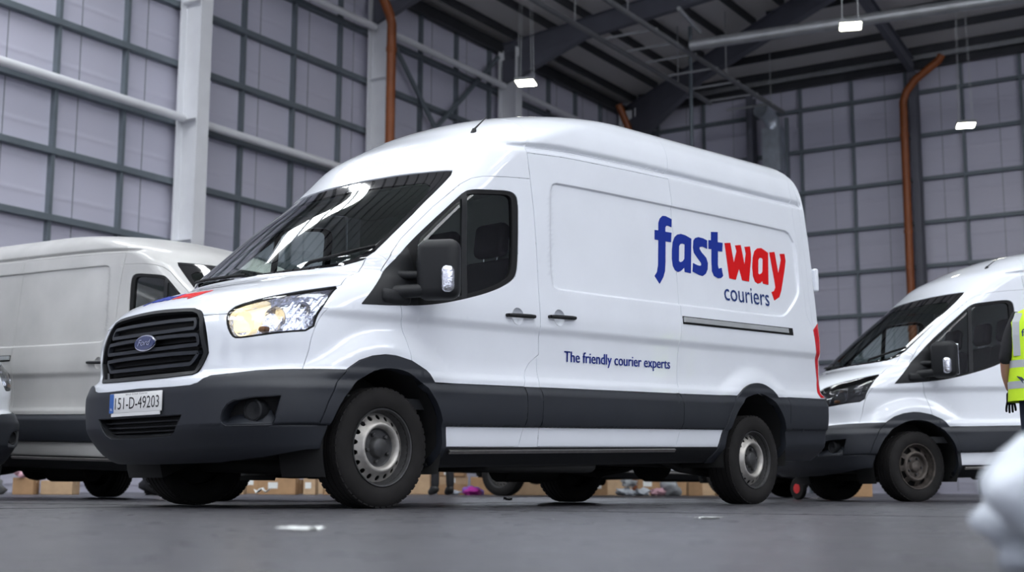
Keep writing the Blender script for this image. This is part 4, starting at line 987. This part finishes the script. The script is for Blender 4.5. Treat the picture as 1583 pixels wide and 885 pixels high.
# columns
COLS = [7.2, 13.85, 20.5, 27.2, 33.6, 41.55]
LABC = {20.5: 'pale grey steel column on the left wall nearest the white van on the left', 27.2: 'pale grey steel column with the tall orange drainpipe on the left wall', 33.6: 'pale grey steel column above the main van, beside the hanging lamp', 41.55: 'pale grey steel column in the far corner of the hall'}
for u in COLS:
    if u < 18: continue
    root = empty('steel_column', bw(u, LW+.42), BANG); tag(root, LABC[u], 'column', 'wall columns')
    for nm, dx, dy, sx, sy in (('web', 0, 0, .03, .62), ('flange', 0, .31, .36, .035), ('flange', 0, -.31, .36, .035)):
        mb = MB().box((0, 0, 6.8), (sx if nm == 'web' else .36, sy if nm == 'web' else .035, 13.6)); o = mb.build(nm, 'colpaint', root); o.location = (dx, dy, 0)
    for z in (ROWS_L[4], ROWS_L[6], ROWS_L[8]):
        MB().box((0, 0, z), (.34, .60, .025)).build('stiffener', 'colpaint', root)
    mb = MB().box((0, 0, .015), (.5, .8, .03)); mb.build('base_plate', 'colpaint', root)
# portal rafters from the left wall
def rafter(u, lab, v1):
    root = empty('roof_rafter', bw(u, LW+.42, 0)); tag(root, lab, 'roof beam', 'portal roof rafters')
    h = .62
    ibeam('rafter_beam', bw(u, LW+.2, rz_(0, LW+.2)-.33), bw(u, v1, EV+SL*(v1-LW)-.33), .24, h, 'rafter', root)
    mb = MB(); vs = []
    for d in (-.11, .11):
        vs += [bw(u+d, LW+.2, EV-.55), bw(u+d, LW+.2, EV-1.35), bw(u+d, LW+3.2, EV+SL*3.2-.62)]
    vs = [v-root.location for v in vs]
    mb.add(vs, [(0, 1, 2), (3, 5, 4), (0, 3, 4, 1), (1, 4, 5, 2), (0, 2, 5, 3)]); mb.build('haunch', 'rafter', root)
rafter(20.5, 'dark steel roof rafter rising from the column above the left van', 12)
rafter(27.2, 'dark steel roof rafter rising from the column with the tall drainpipe', 2.5)
rafter(33.6, 'dark haunched roof rafter running over the main van roof behind the lamp', LW+SB/SL*(BW_-33.6)-.3)
# hip rafter from the corner
root = empty('roof_rafter', bw(41.6, LW+.4)); tag(root, 'dark steel hip beam rising from the far corner of the roof', 'roof beam', 'portal roof rafters')
hd = Vector((-SL/SB, 1)); 
hp = lambda t: bw(BW_-.3+hd.x*t, LW+.3+t, EV+SL*(t+.3)-.40)
ibeam('rafter_beam', hp(0), hp(26), .26, .72, 'rafter', root)
mb = MB(); _p = [bw(BW_-.35, LW+.35, EV-.6), bw(BW_-.35, LW+.35, EV-1.7), hp(4.2)-Vector((0, 0, .3))]; _s = Vector((0.1, -.06, 0)); vs = [q+_s-root.location for q in _p]+[q-_s-root.location for q in _p]
mb.add(vs, [(0, 1, 2), (3, 5, 4), (0, 3, 4, 1), (1, 4, 5, 2), (0, 2, 5, 3)]); mb.build('haunch', 'rafter', root)
# end-wall columns and rafters
for v, lab in ((-11.45, 'dark grey column on the back wall behind the orange drainpipe'), (-17.0, 'dark grey column on the back wall beside the bright duct'), (-4.4, 'dark grey column on the back wall beyond the right edge')):
    root = empty('steel_column', bw(BW_-.25, v), BANG); tag(root, lab, 'column', 'back wall columns')
    for nm, dx, sx, sy in (('web', 0, .36, .03), ('flange', .19, .03, .22), ('flange', -.19, .03, .22)):
        o = MB().box((0, 0, 6.7), (sx, sy, 13.4)).build(nm, 'rafter', root); o.location = (dx, 0, 0)
    MB().box((0, 0, .015), (.5, .4, .03)).build('base_plate', 'rafter', root)
for v, lab in ((-11.45, 'dark roof rafter rising from the back wall above the orange drainpipe'), (-4.4, 'dark roof rafter rising from the back wall near the right edge')):
    root = empty('roof_rafter', bw(BW_-.3, v)); tag(root, lab, 'roof beam', 'portal roof rafters'); ul = BW_-SL/SB*(v-LW)
    ibeam('rafter_beam', bw(BW_-.2, v, EV+SB*.2-.32), bw(ul+.2, v, EV+SB*(BW_-ul-.2)-.32), .2, .46, 'rafter', root)
# white tie tubes and cross bracing on the left wall
def tubeobj(name, pts, r_, m, lab, cat, grp=None, n=12):
    base = Vector(pts[0]); mb = MB().tube([Vector(q)-base for q in pts], r_, n); o = link(name, mb.mesh(name, auto=50), None, m); o.location = base; tag(o, lab, cat, grp); return o
for u0, u1, z, lab in ((13.85, 20.3, 8.22, 'pale round tie tube along the left wall left of the first column'), (20.7, 27.0, 8.22, 'pale round tie tube on the wall between the two nearest columns, low'), (20.7, 27.0, 12.35, 'pale round tie tube on the wall between the two nearest columns, high'), (27.5, 33.4, 12.38, 'pale round tie tube on the wall right of the tall drainpipe'), (34.0, 41.3, 12.38, 'pale round tie tube on the wall right of the hanging lamp')):
    tubeobj('tie_tube', [bw(u0, LW+.35, z), bw(u1, LW+.35, z)], .095, 'colpaint', lab, 'tie bar', 'wall tie tubes')
for a, b, lab in (((27.75, 12.55), (30.5, 9.9), 'grey diagonal brace sloping down right on the wall beside the drainpipe'), ((33.3, 13.3), (29.7, 9.95), 'dark diagonal brace sloping down left on the wall below the hanging lamp')):
    tubeobj('diagonal_brace', [bw(a[0], LW+.14+.02*(a[0] > 30), a[1]), bw(b[0], LW+.14+.02*(a[0] > 30), b[1])], .07, 'girt', lab, 'brace', 'wall braces')
# orange drainpipes
def drainpipe(pts, lab, brackets):
    base = Vector(pts[0]); root = empty('drainpipe', Vector((pts[-1].x, pts[-1].y, 0))); tag(root, lab, 'drainpipe', 'orange drainpipes')
    o = MB().tube([q-root.location for q in pts], .125, 14).build('pipe', 'orange', root, auto=50)
    for z in brackets:
        q = pts[-1]-root.location; b = MB().lathe([(.128, -.05), (.145, -.05), (.145, .05), (.128, .05)], 14, 'z', (q.x, q.y, z)); b.build('pipe_clip', 'orange', root)
drainpipe([bw(26.35, LW+.95, 13.4), bw(26.4, LW+.95, 13.1), bw(26.85, LW+.95, 12.55), bw(26.95, LW+.95, 12.3), bw(26.95, LW+.95, 0.02)], 'tall orange drainpipe running down the pale column on the left wall', (11.6, 8.0, 4.4, 1.2))
drainpipe([bw(BW_-.78, -10.40, 13.62), bw(BW_-.78, -10.5, 13.45), bw(BW_-.78, -11.25, 12.95), bw(BW_-.78, -11.55, 12.6), bw(BW_-.78, -11.66, 12.3), bw(BW_-.78, -11.66, .02)], 'orange drainpipe with a slanting top on the back wall at right', (11.2, 8.1, 5.0, 1.5))
drainpipe([bw(40.4, LW+.6, 13.5), bw(40.55, LW+.75, 13.0), bw(40.9, LW+.85, 12.4), bw(40.95, LW+.85, 11.9), bw(40.95, LW+.85, .02)], 'orange drainpipe in the far corner peeping over the van roof', (10.0, 6.0))
# long galvanised tubes under the roof
tubeobj('heating_tube', [bw(33.25, -15.3, 12.5), bw(34.7, -2.0, 12.5)], .16, 'tube', 'long bright galvanised tube hung under the roof at upper right', 'tube')
tubeobj('conduit', [bw(31.0, -14.6, 12.75), bw(33.0, -14.9, 12.75)], .06, 'tube', 'thin bright conduit below the dark rafter left of the long tube', 'conduit')
root = empty('cable_ladder', bw(27, -16.4, 12.5), BANG); tag(root, 'long grey cable ladder hung under the roof, running towards the bright duct', 'cable ladder')
def lad(u, v, z): return (u-27, -(v+16.4), z-12.5)
for v, u0, u1 in ((-17.2, 20.0, 38.8), (-15.6, 22.0, 41.0)): MB().tube([lad(u0, v, 12.5), lad(u1, v, 12.5)], .075, 8).build('ladder_rail', 'colpaint_dark', root, auto=50)
for u in (31.5, 32.8, 34.0, 35.5, 37.1, 38.6, 39.9): MB().tube([lad(u, -17.1, 12.52), lad(u+.05, -15.5, 12.52)], .035, 6).build('ladder_rung', 'tube', root)
for u, v in ((30.0, -17.2), (36.4, -17.2), (30.0, -15.6), (36.4, -15.6), (40.0, -15.6)): MB().tube([lad(u, v, 12.5), lad(u, v, rz_(u, v)+.1)], .02, 6).build('ladder_hanger', 'tube', root)
# hanging post, duct
tubeobj('hanging_pole', [bw(36.2, -16.68, 14.2), bw(36.2, -16.68, 6.0)], .06, 'girt', 'slim dark pole hanging from the roof above the van logo', 'pole')
root = empty('ventilation_duct', bw(BW_-.6, -16.1, 10.6), BANG); tag(root, 'bright sheet metal ventilation duct on the back wall above the van', 'duct')
MB().box((0, 0, .75), (.45, .62, 1.5)).build('duct_body', 'duct', root); MB().tube([(0, 0, 1.45), (-.05, .0, 1.75), (-.3, .1, 1.95), (-.7, .15, 2.0)], .26, 14).build('duct_bend', 'duct', root, auto=50)
MB().box((0, -.48, .5), (.1, .12, 2.6)).build('duct_post', 'girt', root)
# high-bay lamps
def highbay(u, v, z, lab):
    root = empty('high_bay_lamp', bw(u, v, z), BANG+R(20)); tag(root, lab, 'lamp', 'hanging high bay lamps')
    rbox(MB(), (0, 0, 0), (.5, .5, .09), .02); mb = MB(); rbox(mb, (0, 0, .045), (.52, .52, .09), .02, None, 2); mb.build('housing', 'lampbody', root)
    MB().box((0, 0, -.012), (.46, .46, .02)).build('led_panel', 'led', root)
    zr = rz_(u, v)-z
    for dx, dy in ((-.18, -.18), (.18, -.18), (-.18, .18), (.18, .18)): MB().tube([(dx, dy, .09), (dx*.6, dy*.6, zr)], .006, 5).build('hanging_wire', 'tube', root)
highbay(28.31, -17.70, 10.5, 'hanging square lamp glowing above the main van cab')
highbay(28.55, -9.19, 10.5, 'hanging square lamp glowing in front of the long tube')
highbay(37.4, -8.86, 10.22, 'hanging square lamp glowing low against the back wall')

# ================================================================== vans
make_van('white high roof van with blue and red courier lettering and lit headlamp', (0, 0, 0), 0.0, logo=True)
make_van('white van at right with dark headlamp and rusty turned front wheel', (7.708, .174, 0), -.637, rims='rim_old', lit=False, steer=R(14), low=.8)
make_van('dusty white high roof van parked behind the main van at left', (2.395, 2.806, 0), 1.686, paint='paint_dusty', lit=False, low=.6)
def local_to(px_loc, world, yaw):
    c, s = math.cos(yaw), math.sin(yaw); return (world[0]-(c*px_loc[0]-s*px_loc[1]), world[1]-(s*px_loc[0]+c*px_loc[1]), 0)
make_van('white van hidden behind the main van, seen only between its wheels', local_to((3.828, .985), (9.654, 7.262), 1.699), 1.699, lit=False)
make_van('white vehicle at the left picture edge showing only its grey bumper corner', local_to((-.74, -.80), (.428, 4.161), 1.75), 1.75, lit=False)

# ================================================================== parcels and litter
def carton(loc, size, rz, lab, m='card', label_paper=False, z=0.0, flaps=False, grp='cartons in the parcel heap'):
    root = empty('cardboard_carton', (loc[0], loc[1], z), rz); tag(root, lab, 'box', grp); a, b, c = size
    mb = MB(); mb.box((0, 0, c/2), (a, b, c), None, min(.008, c*.1)); mb.build('box_body', m, root)
    MB().box((0, 0, c+.0008), (a*1.0, .05, .0016)).box((a/2+.0008, 0, c*.85), (.0016, .05, c*.3)).box((-a/2-.0008, 0, c*.85), (.0016, .05, c*.3)).build('tape', 'tape', root)['kind'] = 'stuff'
    if label_paper: MB().box((-.1*a, -b/2-.001, c*.55), (min(.16, a*.5), .002, min(.10, c*.6))).build('paper_label', 'paper', root)
    if flaps:
        for sx in (-1, 1): MB().box((sx*(a/2+.05), 0, c-.01), (.12, b, .005), Matrix.Rotation(R(25*sx), 3, 'Y')).build('flap', m, root)
    return root
def bag(name, loc, size, m, lab, seed, z=0.0, cat='bag', grp=None, sub=3):
    rnd = random.Random(seed); bm = bmesh.new(); bmesh.ops.create_icosphere(bm, subdivisions=sub, radius=1.0)
    ph = [(Vector((rnd.uniform(-1, 1), rnd.uniform(-1, 1), rnd.uniform(-1, 1))).normalized(), rnd.uniform(2, 7), rnd.uniform(0, 6), rnd.uniform(.03, .11)) for _ in range(14)]
    for v in bm.verts:
        d = v.co.normalized(); r_ = 1+sum(a*math.sin(f*d.dot(x)*2+p_) for x, f, p_, a in ph); q = d*r_
        q.z = max(q.z, -.75); v.co = Vector((q.x*size[0]/2, q.y*size[1]/2, (q.z+.75)*size[2]/1.85))
    me = bpy.data.meshes.new(name); bm.to_mesh(me); bm.free()
    for p_ in me.polygons: p_.use_smooth = True
    o = link(name, me, None, m); o.location = (loc[0], loc[1], z); tag(o, lab, cat, grp); return o
GA = R(-47)   # heap faces the camera
carton((4.50, 11.80), (.30, .26, .24), GA, 'small brown carton below the left van under a pink bag')
bag('plastic_bag', (4.50, 11.80), (.34, .30, .16), 'polybag_rose', 'crumpled pale pink bag on the small carton below the left van', 3, .242)
carton((4.90, 11.55), (.46, .34, .20), GA, 'wide pale carton lying behind the small brown one at left', 'card2')
bag('plastic_bag', (4.02, 12.2), (.55, .4, .34), 'polybag_grey', 'grey crumpled sack on the floor at the far left below the van', 5)
bag('plastic_bag', (5.45, 9.75), (.62, .5, .40), 'polybag_black', 'shiny black sack beside the main van front wheel', 8)
o = MB(); rbox(o, (0, 0, .04), (.10, .07, .08), .02); o = o.build('red_cap', 'red_bit'); o.location = (5.40, 9.74, .44); tag(o, 'small red plastic cap lying on the shiny black sack', 'cap')
carton((8.20, 11.95), (.40, .30, .26), GA, 'plain carton at the left end of the row behind the main van front wheel', 'card2')
carton((8.68, 11.36), (.62, .30, .27), GA-.05, 'long brown printed carton between the main van front wheels', 'card', True)
carton((9.05, 10.98), (.20, .26, .27), GA-.05, 'narrow brown carton with a white label, end of the row between the front wheels', 'card2', True)
carton((9.32, 10.62), (.46, .34, .10), GA+.2, 'flat brown carton lying low behind the near front wheel', 'card')
def sheet(loc, sx, sy, rz, m, lab, z=.002, bend=.02, cat='paper', name='paper_scrap', seed=1):
    rnd = random.Random(seed); n = 7; vs = []; fs = []
    for i in range(n):
        for j in range(n):
            a, b = i/(n-1)-.5, j/(n-1)-.5; vs.append((a*sx+rnd.uniform(-.02, .02)*sx, b*sy+rnd.uniform(-.02, .02)*sy, bend*(abs(math.sin(a*5+seed))*.7+rnd.uniform(0, .5))))
    for i in range(n-1):
        for j in range(n-1): fs.append((i*n+j, (i+1)*n+j, (i+1)*n+j+1, i*n+j+1))
    me = mesh_from(name, vs, fs, True); bm = bmesh.new(); bm.from_mesh(me); r_ = bmesh.ops.extrude_face_region(bm, geom=list(bm.faces))
    for g in r_['geom']:
        if isinstance(g, bmesh.types.BMVert): g.co.z += .0012
    bmesh.ops.recalc_face_normals(bm, faces=list(bm.faces)); bm.to_mesh(me); bm.free()
    o = link(name, me, None, m); o.location = (loc[0], loc[1], z); o.rotation_euler = (0, 0, rz); tag(o, lab, cat, 'litter on the floor'); return o
sheet((7.75, 11.55), .34, .2, GA, 'paper', 'white paper lying at the left end of the carton row', bend=.12, seed=2)
sheet((8.12, 11.05), .24, .2, GA, 'paper', 'crumpled pale wrapper in front of the long printed carton', bend=.10, seed=5)
carton((11.68, 10.32), (.52, .4, .17), GA, 'bottom carton of the low stack left of the hidden van wheel', 'card')
carton((11.70, 10.32), (.50, .4, .14), GA+.05, 'middle carton of the low stack left of the hidden van wheel', 'card2', True, .173)
carton((11.66, 10.32), (.46, .38, .10), GA-.04, 'top carton of the low stack left of the hidden van wheel', 'card', True, .316)
bag('plastic_bag', (11.50, 9.66), (.40, .28, .15), 'polybag_purple', 'purple plastic mailing bag in front of the low carton stack', 12)
bag('plastic_bag', (11.20, 9.36), (.30, .24, .12), 'polybag_pink', 'bright magenta plastic bag beside the hidden van wheel', 14)
bag('plastic_bag', (10.98, 9.56), (.22, .2, .08), 'polybag_white', 'small white bag beside the magenta bag', 15)
carton((12.20, 9.05), (.66, .4, .30), GA, 'plain pale carton seen between the main van rear right wheel and hidden wheel', 'card2')
carton((12.72, 8.55), (.42, .3, .34), GA, 'brown carton seen just behind the main van rear right tyre', 'card')
carton((13.03, 8.14), (.30, .28, .30), GA+.1, 'brown carton with curled edge right of the rear right tyre', 'card', True)
for i, (x, y, z, w, m, lab) in enumerate(((13.32, 7.76, 0, .32, 'polybag_white', 'white padded parcel at the bottom of the pale heap'), (13.58, 7.60, .0, .20, 'polybag_white', 'white padded parcel beside the pinkish one in the pale heap'), (13.36, 7.73, .15, .24, 'polybag_grey', 'grey padded parcel on top of the pale heap'), (13.76, 7.40, 0, .22, 'polybag_rose', 'pinkish red parcel between the pale heap and striped sack'))):
    bag('padded_parcel', (x, y), (w, .26, .13), m, lab, 20+i, z, 'parcel', 'soft parcels')
bag('plastic_bag', (13.94, 7.30), (.26, .36, .32), 'polybag_grey', 'pale grey striped sack left of the dark red carton', 31)
carton((14.25, 6.98), (.24, .3, .30), GA, 'dark brown carton right of the pale grey sack', 'card')
carton((14.72, 6.60), (.42, .3, .12), GA, 'low brown carton behind the main van rear wheel', 'card')
carton((13.95, 4.10), (.30, .28, .30), GA, 'brown carton under the front of the right van', 'card2')
carton((15.3, 4.5), (.5, .4, .3), GA, 'carton in the shade behind the right van front wheels', 'card')
# more of the heap farther back
_r = random.Random(4)
NTH = ['first', 'second', 'third', 'fourth', 'fifth', 'sixth', 'seventh', 'eighth', 'ninth', 'tenth', 'eleventh', 'twelfth', 'thirteenth', 'fourteenth', 'fifteenth', 'sixteenth']
for i in range(16):
    t = .60*i; dx = _r.uniform(-.12, .12)
    carton((9.5+.683*t+.73*dx, 14.1-.73*t+.683*dx), (_r.uniform(.42, .54), _r.uniform(.32, .42), _r.uniform(.24, .42)), GA+_r.uniform(-.15, .15)-R(4), 'brown carton in the back row of the heap, %s from the left' % NTH[i], 'card' if i % 3 else 'card2', i % 4 == 1)
# scraps on the floor near the camera
sheet((-2.70, -3.77), .085, .11, .3, 'paper', 'white paper scrap on the floor in front of the main van', bend=.008, seed=3)
sheet((-.61, -3.63), .07, .09, 1.2, 'paper', 'small pale scrap on the floor below the main van rear wheel', bend=.006, seed=4)
sheet((4.02, 1.79), .15, .08, .8, 'polybag_black', 'small black scrap on the floor beneath the main van', bend=.03, seed=7)
bag('white_sack', (-2.922, -5.907), (.30, .26, .19), 'polybag_white', 'blurred white plastic sack close to the camera at lower right', 42, 0, 'sack', None, 4)
# papers on the main van dashboard
for i, (x, y, rz) in enumerate(((.10, -.26, .3), (.12, -.62, -.2))):
    MBp = MB().box((0, 0, 0), (.21, .28, .004)); o = MBp.build('paper_sheet', 'paper'); o.location = (x-.02, y, 1.30+.006); o.rotation_euler = (0, R(-16), rz)
    tag(o, ('pale paper sheet on the dashboard near its middle', 'pale paper sheet on the dashboard at the near side')[i], 'paper', 'papers on the dashboard')
# hand truck with red wheels
root = empty('hand_truck', (8.75, 1.35, 0), R(-20)); tag(root, 'small hand truck with red wheels between the two vans', 'hand truck')
for sx in (-.2, .2):
    MB().tube([(sx, 0, .12), (sx, .10, 1.15), (sx*.8, .16, 1.25)], .016, 8).build('frame_tube', 'plastic_dark', root, auto=50)
    w = MB().lathe([(.05, -.025), (.11, -.03), (.125, -.015), (.125, .015), (.11, .03), (.05, .025)], 24, 'x', (sx*1.25, .04, .125)).build('wheel', 'tyre', root, auto=50)
    MB().lathe([(.001, -.032), (.055, -.03), (.055, .03), (.001, .032)], 20, 'x', (sx*1.25, .04, .125)).build('wheel_hub', 'red_bit', w, auto=50)
for z in (.4, .7, 1.0): MB().tube([(-.2, .03+.09*z, z), (.2, .03+.09*z, z)], .012, 8).build('cross_bar', 'plastic_dark', root)
MB().box((0, -.12, .02), (.42, .24, .012)).build('toe_plate', 'alu', root)

# ================================================================== people
def skin(name, joints, bones, mtl, parent, sub=2):
    """joints: {key: (pos, radius or (rx, ry))}"""
    me = bpy.data.meshes.new(name); ks = list(joints); me.from_pydata([joints[k][0] for k in ks], [(ks.index(a), ks.index(b)) for a, b in bones], [])
    o = bpy.data.objects.new(name, me); COL.objects.link(o)
    md = o.modifiers.new('skin', 'SKIN'); md.use_smooth_shade = True
    sv = me.skin_vertices[0].data
    for i, k in enumerate(ks):
        r_ = joints[k][1]; sv[i].radius = r_ if isinstance(r_, tuple) else (r_, r_)
    sv[0].use_root = True
    sb = o.modifiers.new('sub', 'SUBSURF'); sb.levels = sub; sb.render_levels = sub
    bpy.context.view_layer.update()
    m2 = bpy.data.meshes.new_from_object(o.evaluated_get(bpy.context.evaluated_depsgraph_get())); bpy.data.objects.remove(o)
    for p_ in m2.polygons: p_.use_smooth = True
    m2.name = name; m2.materials.clear()
    return link(name, m2, parent, mtl)
def person(loc, rz, lab, vest, trousers, top, gloves='rubber'):
    root = empty('person', (loc[0], loc[1], 0), rz); tag(root, lab, 'person')
    J = {'pelvis': ((0, 0, .95), (.15, .11)), 'belly': ((0, .01, 1.12), (.145, .105)), 'chest': ((0, 0, 1.30), (.165, .115)), 'neck0': ((0, 0, 1.45), (.075, .07)), 'neck': ((0, .01, 1.52), .055), 'jaw': ((0, .035, 1.58), (.062, .07)), 'brow': ((0, .02, 1.67), (.072, .09)), 'crown': ((0, .005, 1.735), (.055, .07))}
    B = [('pelvis', 'belly'), ('belly', 'chest'), ('chest', 'neck0'), ('neck0', 'neck'), ('neck', 'jaw'), ('jaw', 'brow'), ('brow', 'crown')]
    for s, n in ((-1, 'l'), (1, 'r')):
        J.update({'sh'+n: ((s*.17, 0, 1.41), .068), 'el'+n: ((s*.265, -.04, 1.13), .046), 'fo'+n: ((s*.262, .05, .99), .040), 'wr'+n: ((s*.235, .13, .87), .028), 'hip'+n: ((s*.095, 0, .88), .09), 'kn'+n: ((s*.11, .02, .48), .058), 'ca'+n: ((s*.115, -.01, .33), .054), 'an'+n: ((s*.12, -.02, .09), .038), 'he'+n: ((s*.12, -.04, .045), .038), 'to'+n: ((s*.135, .13, .035), .035)})
        B += [('chest', 'sh'+n), ('sh'+n, 'el'+n), ('el'+n, 'fo'+n), ('fo'+n, 'wr'+n), ('pelvis', 'hip'+n), ('hip'+n, 'kn'+n), ('kn'+n, 'ca'+n), ('ca'+n, 'an'+n), ('an'+n, 'he'+n), ('an'+n, 'to'+n)]
    skin('body', J, B, 'skin', root)
    g = lambda k, f: (J[k][0], tuple(x*f for x in J[k][1]) if isinstance(J[k][1], tuple) else J[k][1]*f)
    TJ = {k: g(k, 1.15) for k in ('pelvis', 'hipl', 'knl', 'cal', 'hipr', 'knr', 'car')}
    for n, s in (('l', -1), ('r', 1)): TJ['cu'+n] = ((s*.12, -.015, .10), .062)
    skin('trousers', TJ, [('pelvis', 'hipl'), ('hipl', 'knl'), ('knl', 'cal'), ('cal', 'cul'), ('pelvis', 'hipr'), ('hipr', 'knr'), ('knr', 'car'), ('car', 'cur')], trousers, root)
    SJ = {k: g(k, 1.17) for k in ('belly', 'chest', 'neck0', 'shl', 'ell', 'shr', 'elr')}; SJ['hem'] = ((0, 0, .95), (.145, .11))
    SJ['cfl'] = ((-.264, .0, 1.06), .052); SJ['cfr'] = ((.264, .0, 1.06), .052)
    skin('jumper', SJ, [('belly', 'hem'), ('belly', 'chest'), ('chest', 'neck0'), ('chest', 'shl'), ('shl', 'ell'), ('ell', 'cfl'), ('chest', 'shr'), ('shr', 'elr'), ('elr', 'cfr')], top, root)
    for n in 'lr':
        skin('boot', {'a': (J['an'+n][0][:2]+(.16,), .062), 'b': (J['an'+n][0], .055), 'h': ((J['he'+n][0][0], J['he'+n][0][1]-.005, .048), .047), 't': ((J['to'+n][0][0], J['to'+n][0][1]+.01, .043), (.05, .042))}, [('a', 'b'), ('b', 'h'), ('b', 't')], 'boot', root)
        s = -1 if n == 'l' else 1; w = Vector(J['wr'+n][0]); pj = {'w': (tuple(w), .030), 'p': (tuple(w+Vector((0, .03, -.06))), (.040, .022))}; pb = [('w', 'p')]
        for i, (dx, ln) in enumerate(((-.030, .070), (-.010, .080), (.011, .075), (.031, .060))):
            a = w+Vector((dx*.9, .045, -.095)); b = a+Vector((dx*.2, .012, -ln*.5)); c = b+Vector((0, -.018, -ln*.4))
            for q, k in zip((a, b, c), 'abc'): pj['%s%d' % (k, i)] = (tuple(q), .0095)
            pb += [('p', 'a%d' % i), ('a%d' % i, 'b%d' % i), ('b%d' % i, 'c%d' % i)]
        a = w+Vector((-s*.042, .045, -.045)); b = a+Vector((-s*.012, .025, -.035)); pj['ta'] = (tuple(a), .011); pj['tb'] = (tuple(b), .0095); pb += [('p', 'ta'), ('ta', 'tb')]
        skin('glove', pj, pb, gloves, root, 1)
    hb = MB(); hb.lathe([(.001, 1.775), (.055, 1.765), (.082, 1.735), (.092, 1.69), (.088, 1.645), (.078, 1.62)], 24, 'z'); h = hb.build('hair', 'hair', root, auto=60); h.location = (0, -.012, 0); h.scale = (.90, 1.08, 1)
    for s in (-1, 1): e = MB(); rbox(e, (s*.078, .012, 1.635), (.014, .035, .06), .006); e.build('ear', 'skin', root)
    e = MB(); rbox(e, (0, .112, 1.625), (.026, .03, .045), .009); e.build('nose', 'skin', root)
    for s in (-1, 1): e = MB(); rbox(e, (s*.03, .100, 1.652), (.022, .01, .010), .004); e.build('eye', 'plate_black', root)
    e = MB(); rbox(e, (0, .100, 1.585), (.045, .012, .010), .004); e.build('mouth', 'red_bit', root)
    if vest:
        rings = [(.78, .262, .205), (.95, .250, .190), (1.12, .228, .168), (1.28, .230, .165), (1.38, .225, .150), (1.45, .19, .12), (1.485, .12, .09)]; n = 36; vs = []; fs = []
        for z, a, b in rings:
            for j in range(n): t = 2*math.pi*j/n; ct, st = math.cos(t), math.sin(t); vs.append((a*math.copysign(abs(ct)**.8, ct), b*math.copysign(abs(st)**.8, st)+.002, z))
        for i in range(len(rings)-1):
            for j in range(n): fs.append((i*n+j, i*n+(j+1) % n, (i+1)*n+(j+1) % n, (i+1)*n+j))
        v = MB().add(vs, fs).build('hi_vis_vest', 'hivis', root, auto=70)
        for z in (.90, 1.06):
            k = float(np.interp(z, [r_[0] for r_ in rings], [r_[1] for r_ in rings])); kb = float(np.interp(z, [r_[0] for r_ in rings], [r_[2] for r_ in rings])); vs = []; fs = []
            for zz in (z-.028, z+.028):
                for j in range(n): t = 2*math.pi*j/n; ct, st = math.cos(t), math.sin(t); vs.append(((k+.004)*math.copysign(abs(ct)**.8, ct), (kb+.004)*math.copysign(abs(st)**.8, st)+.002, zz))
            for j in range(n): fs.append((j, (j+1) % n, n+(j+1) % n, n+j))
            MB().add(vs, fs).build('reflective_band', 'reflective', v, auto=70)
        for s in (-1, 1):
            mb = MB(); pn = []
            for z, a, b in rings[2:6]: pn.append((Vector((s*a*.80, -b*.72, z)), Vector((s*.5, -1, 0)).normalized()))
            ribbon(mb, pn, .055, .004); mb.build('reflective_brace', 'reflective', v)
        t = text_mesh('vest_print', 'fastway', lambda a, b, o: np.stack(np.broadcast_arrays(-.15+a, -.176+0*b, 1.26+b), -1), width=.30, height=.06); t.materials.append(M['navy']); o = link('vest_print', t, v); o['kind'] = 'stuff'
    return root
person((5.155, -2.705), R(-65), 'person in a yellow hi-vis vest with back turned beside the right van', True, 'navy_cloth', 'black_cloth')
person((8.39, 7.18), R(-43+25), 'person in dark trousers behind the main van, only the legs showing', False, 'black_cloth', 'black_cloth')
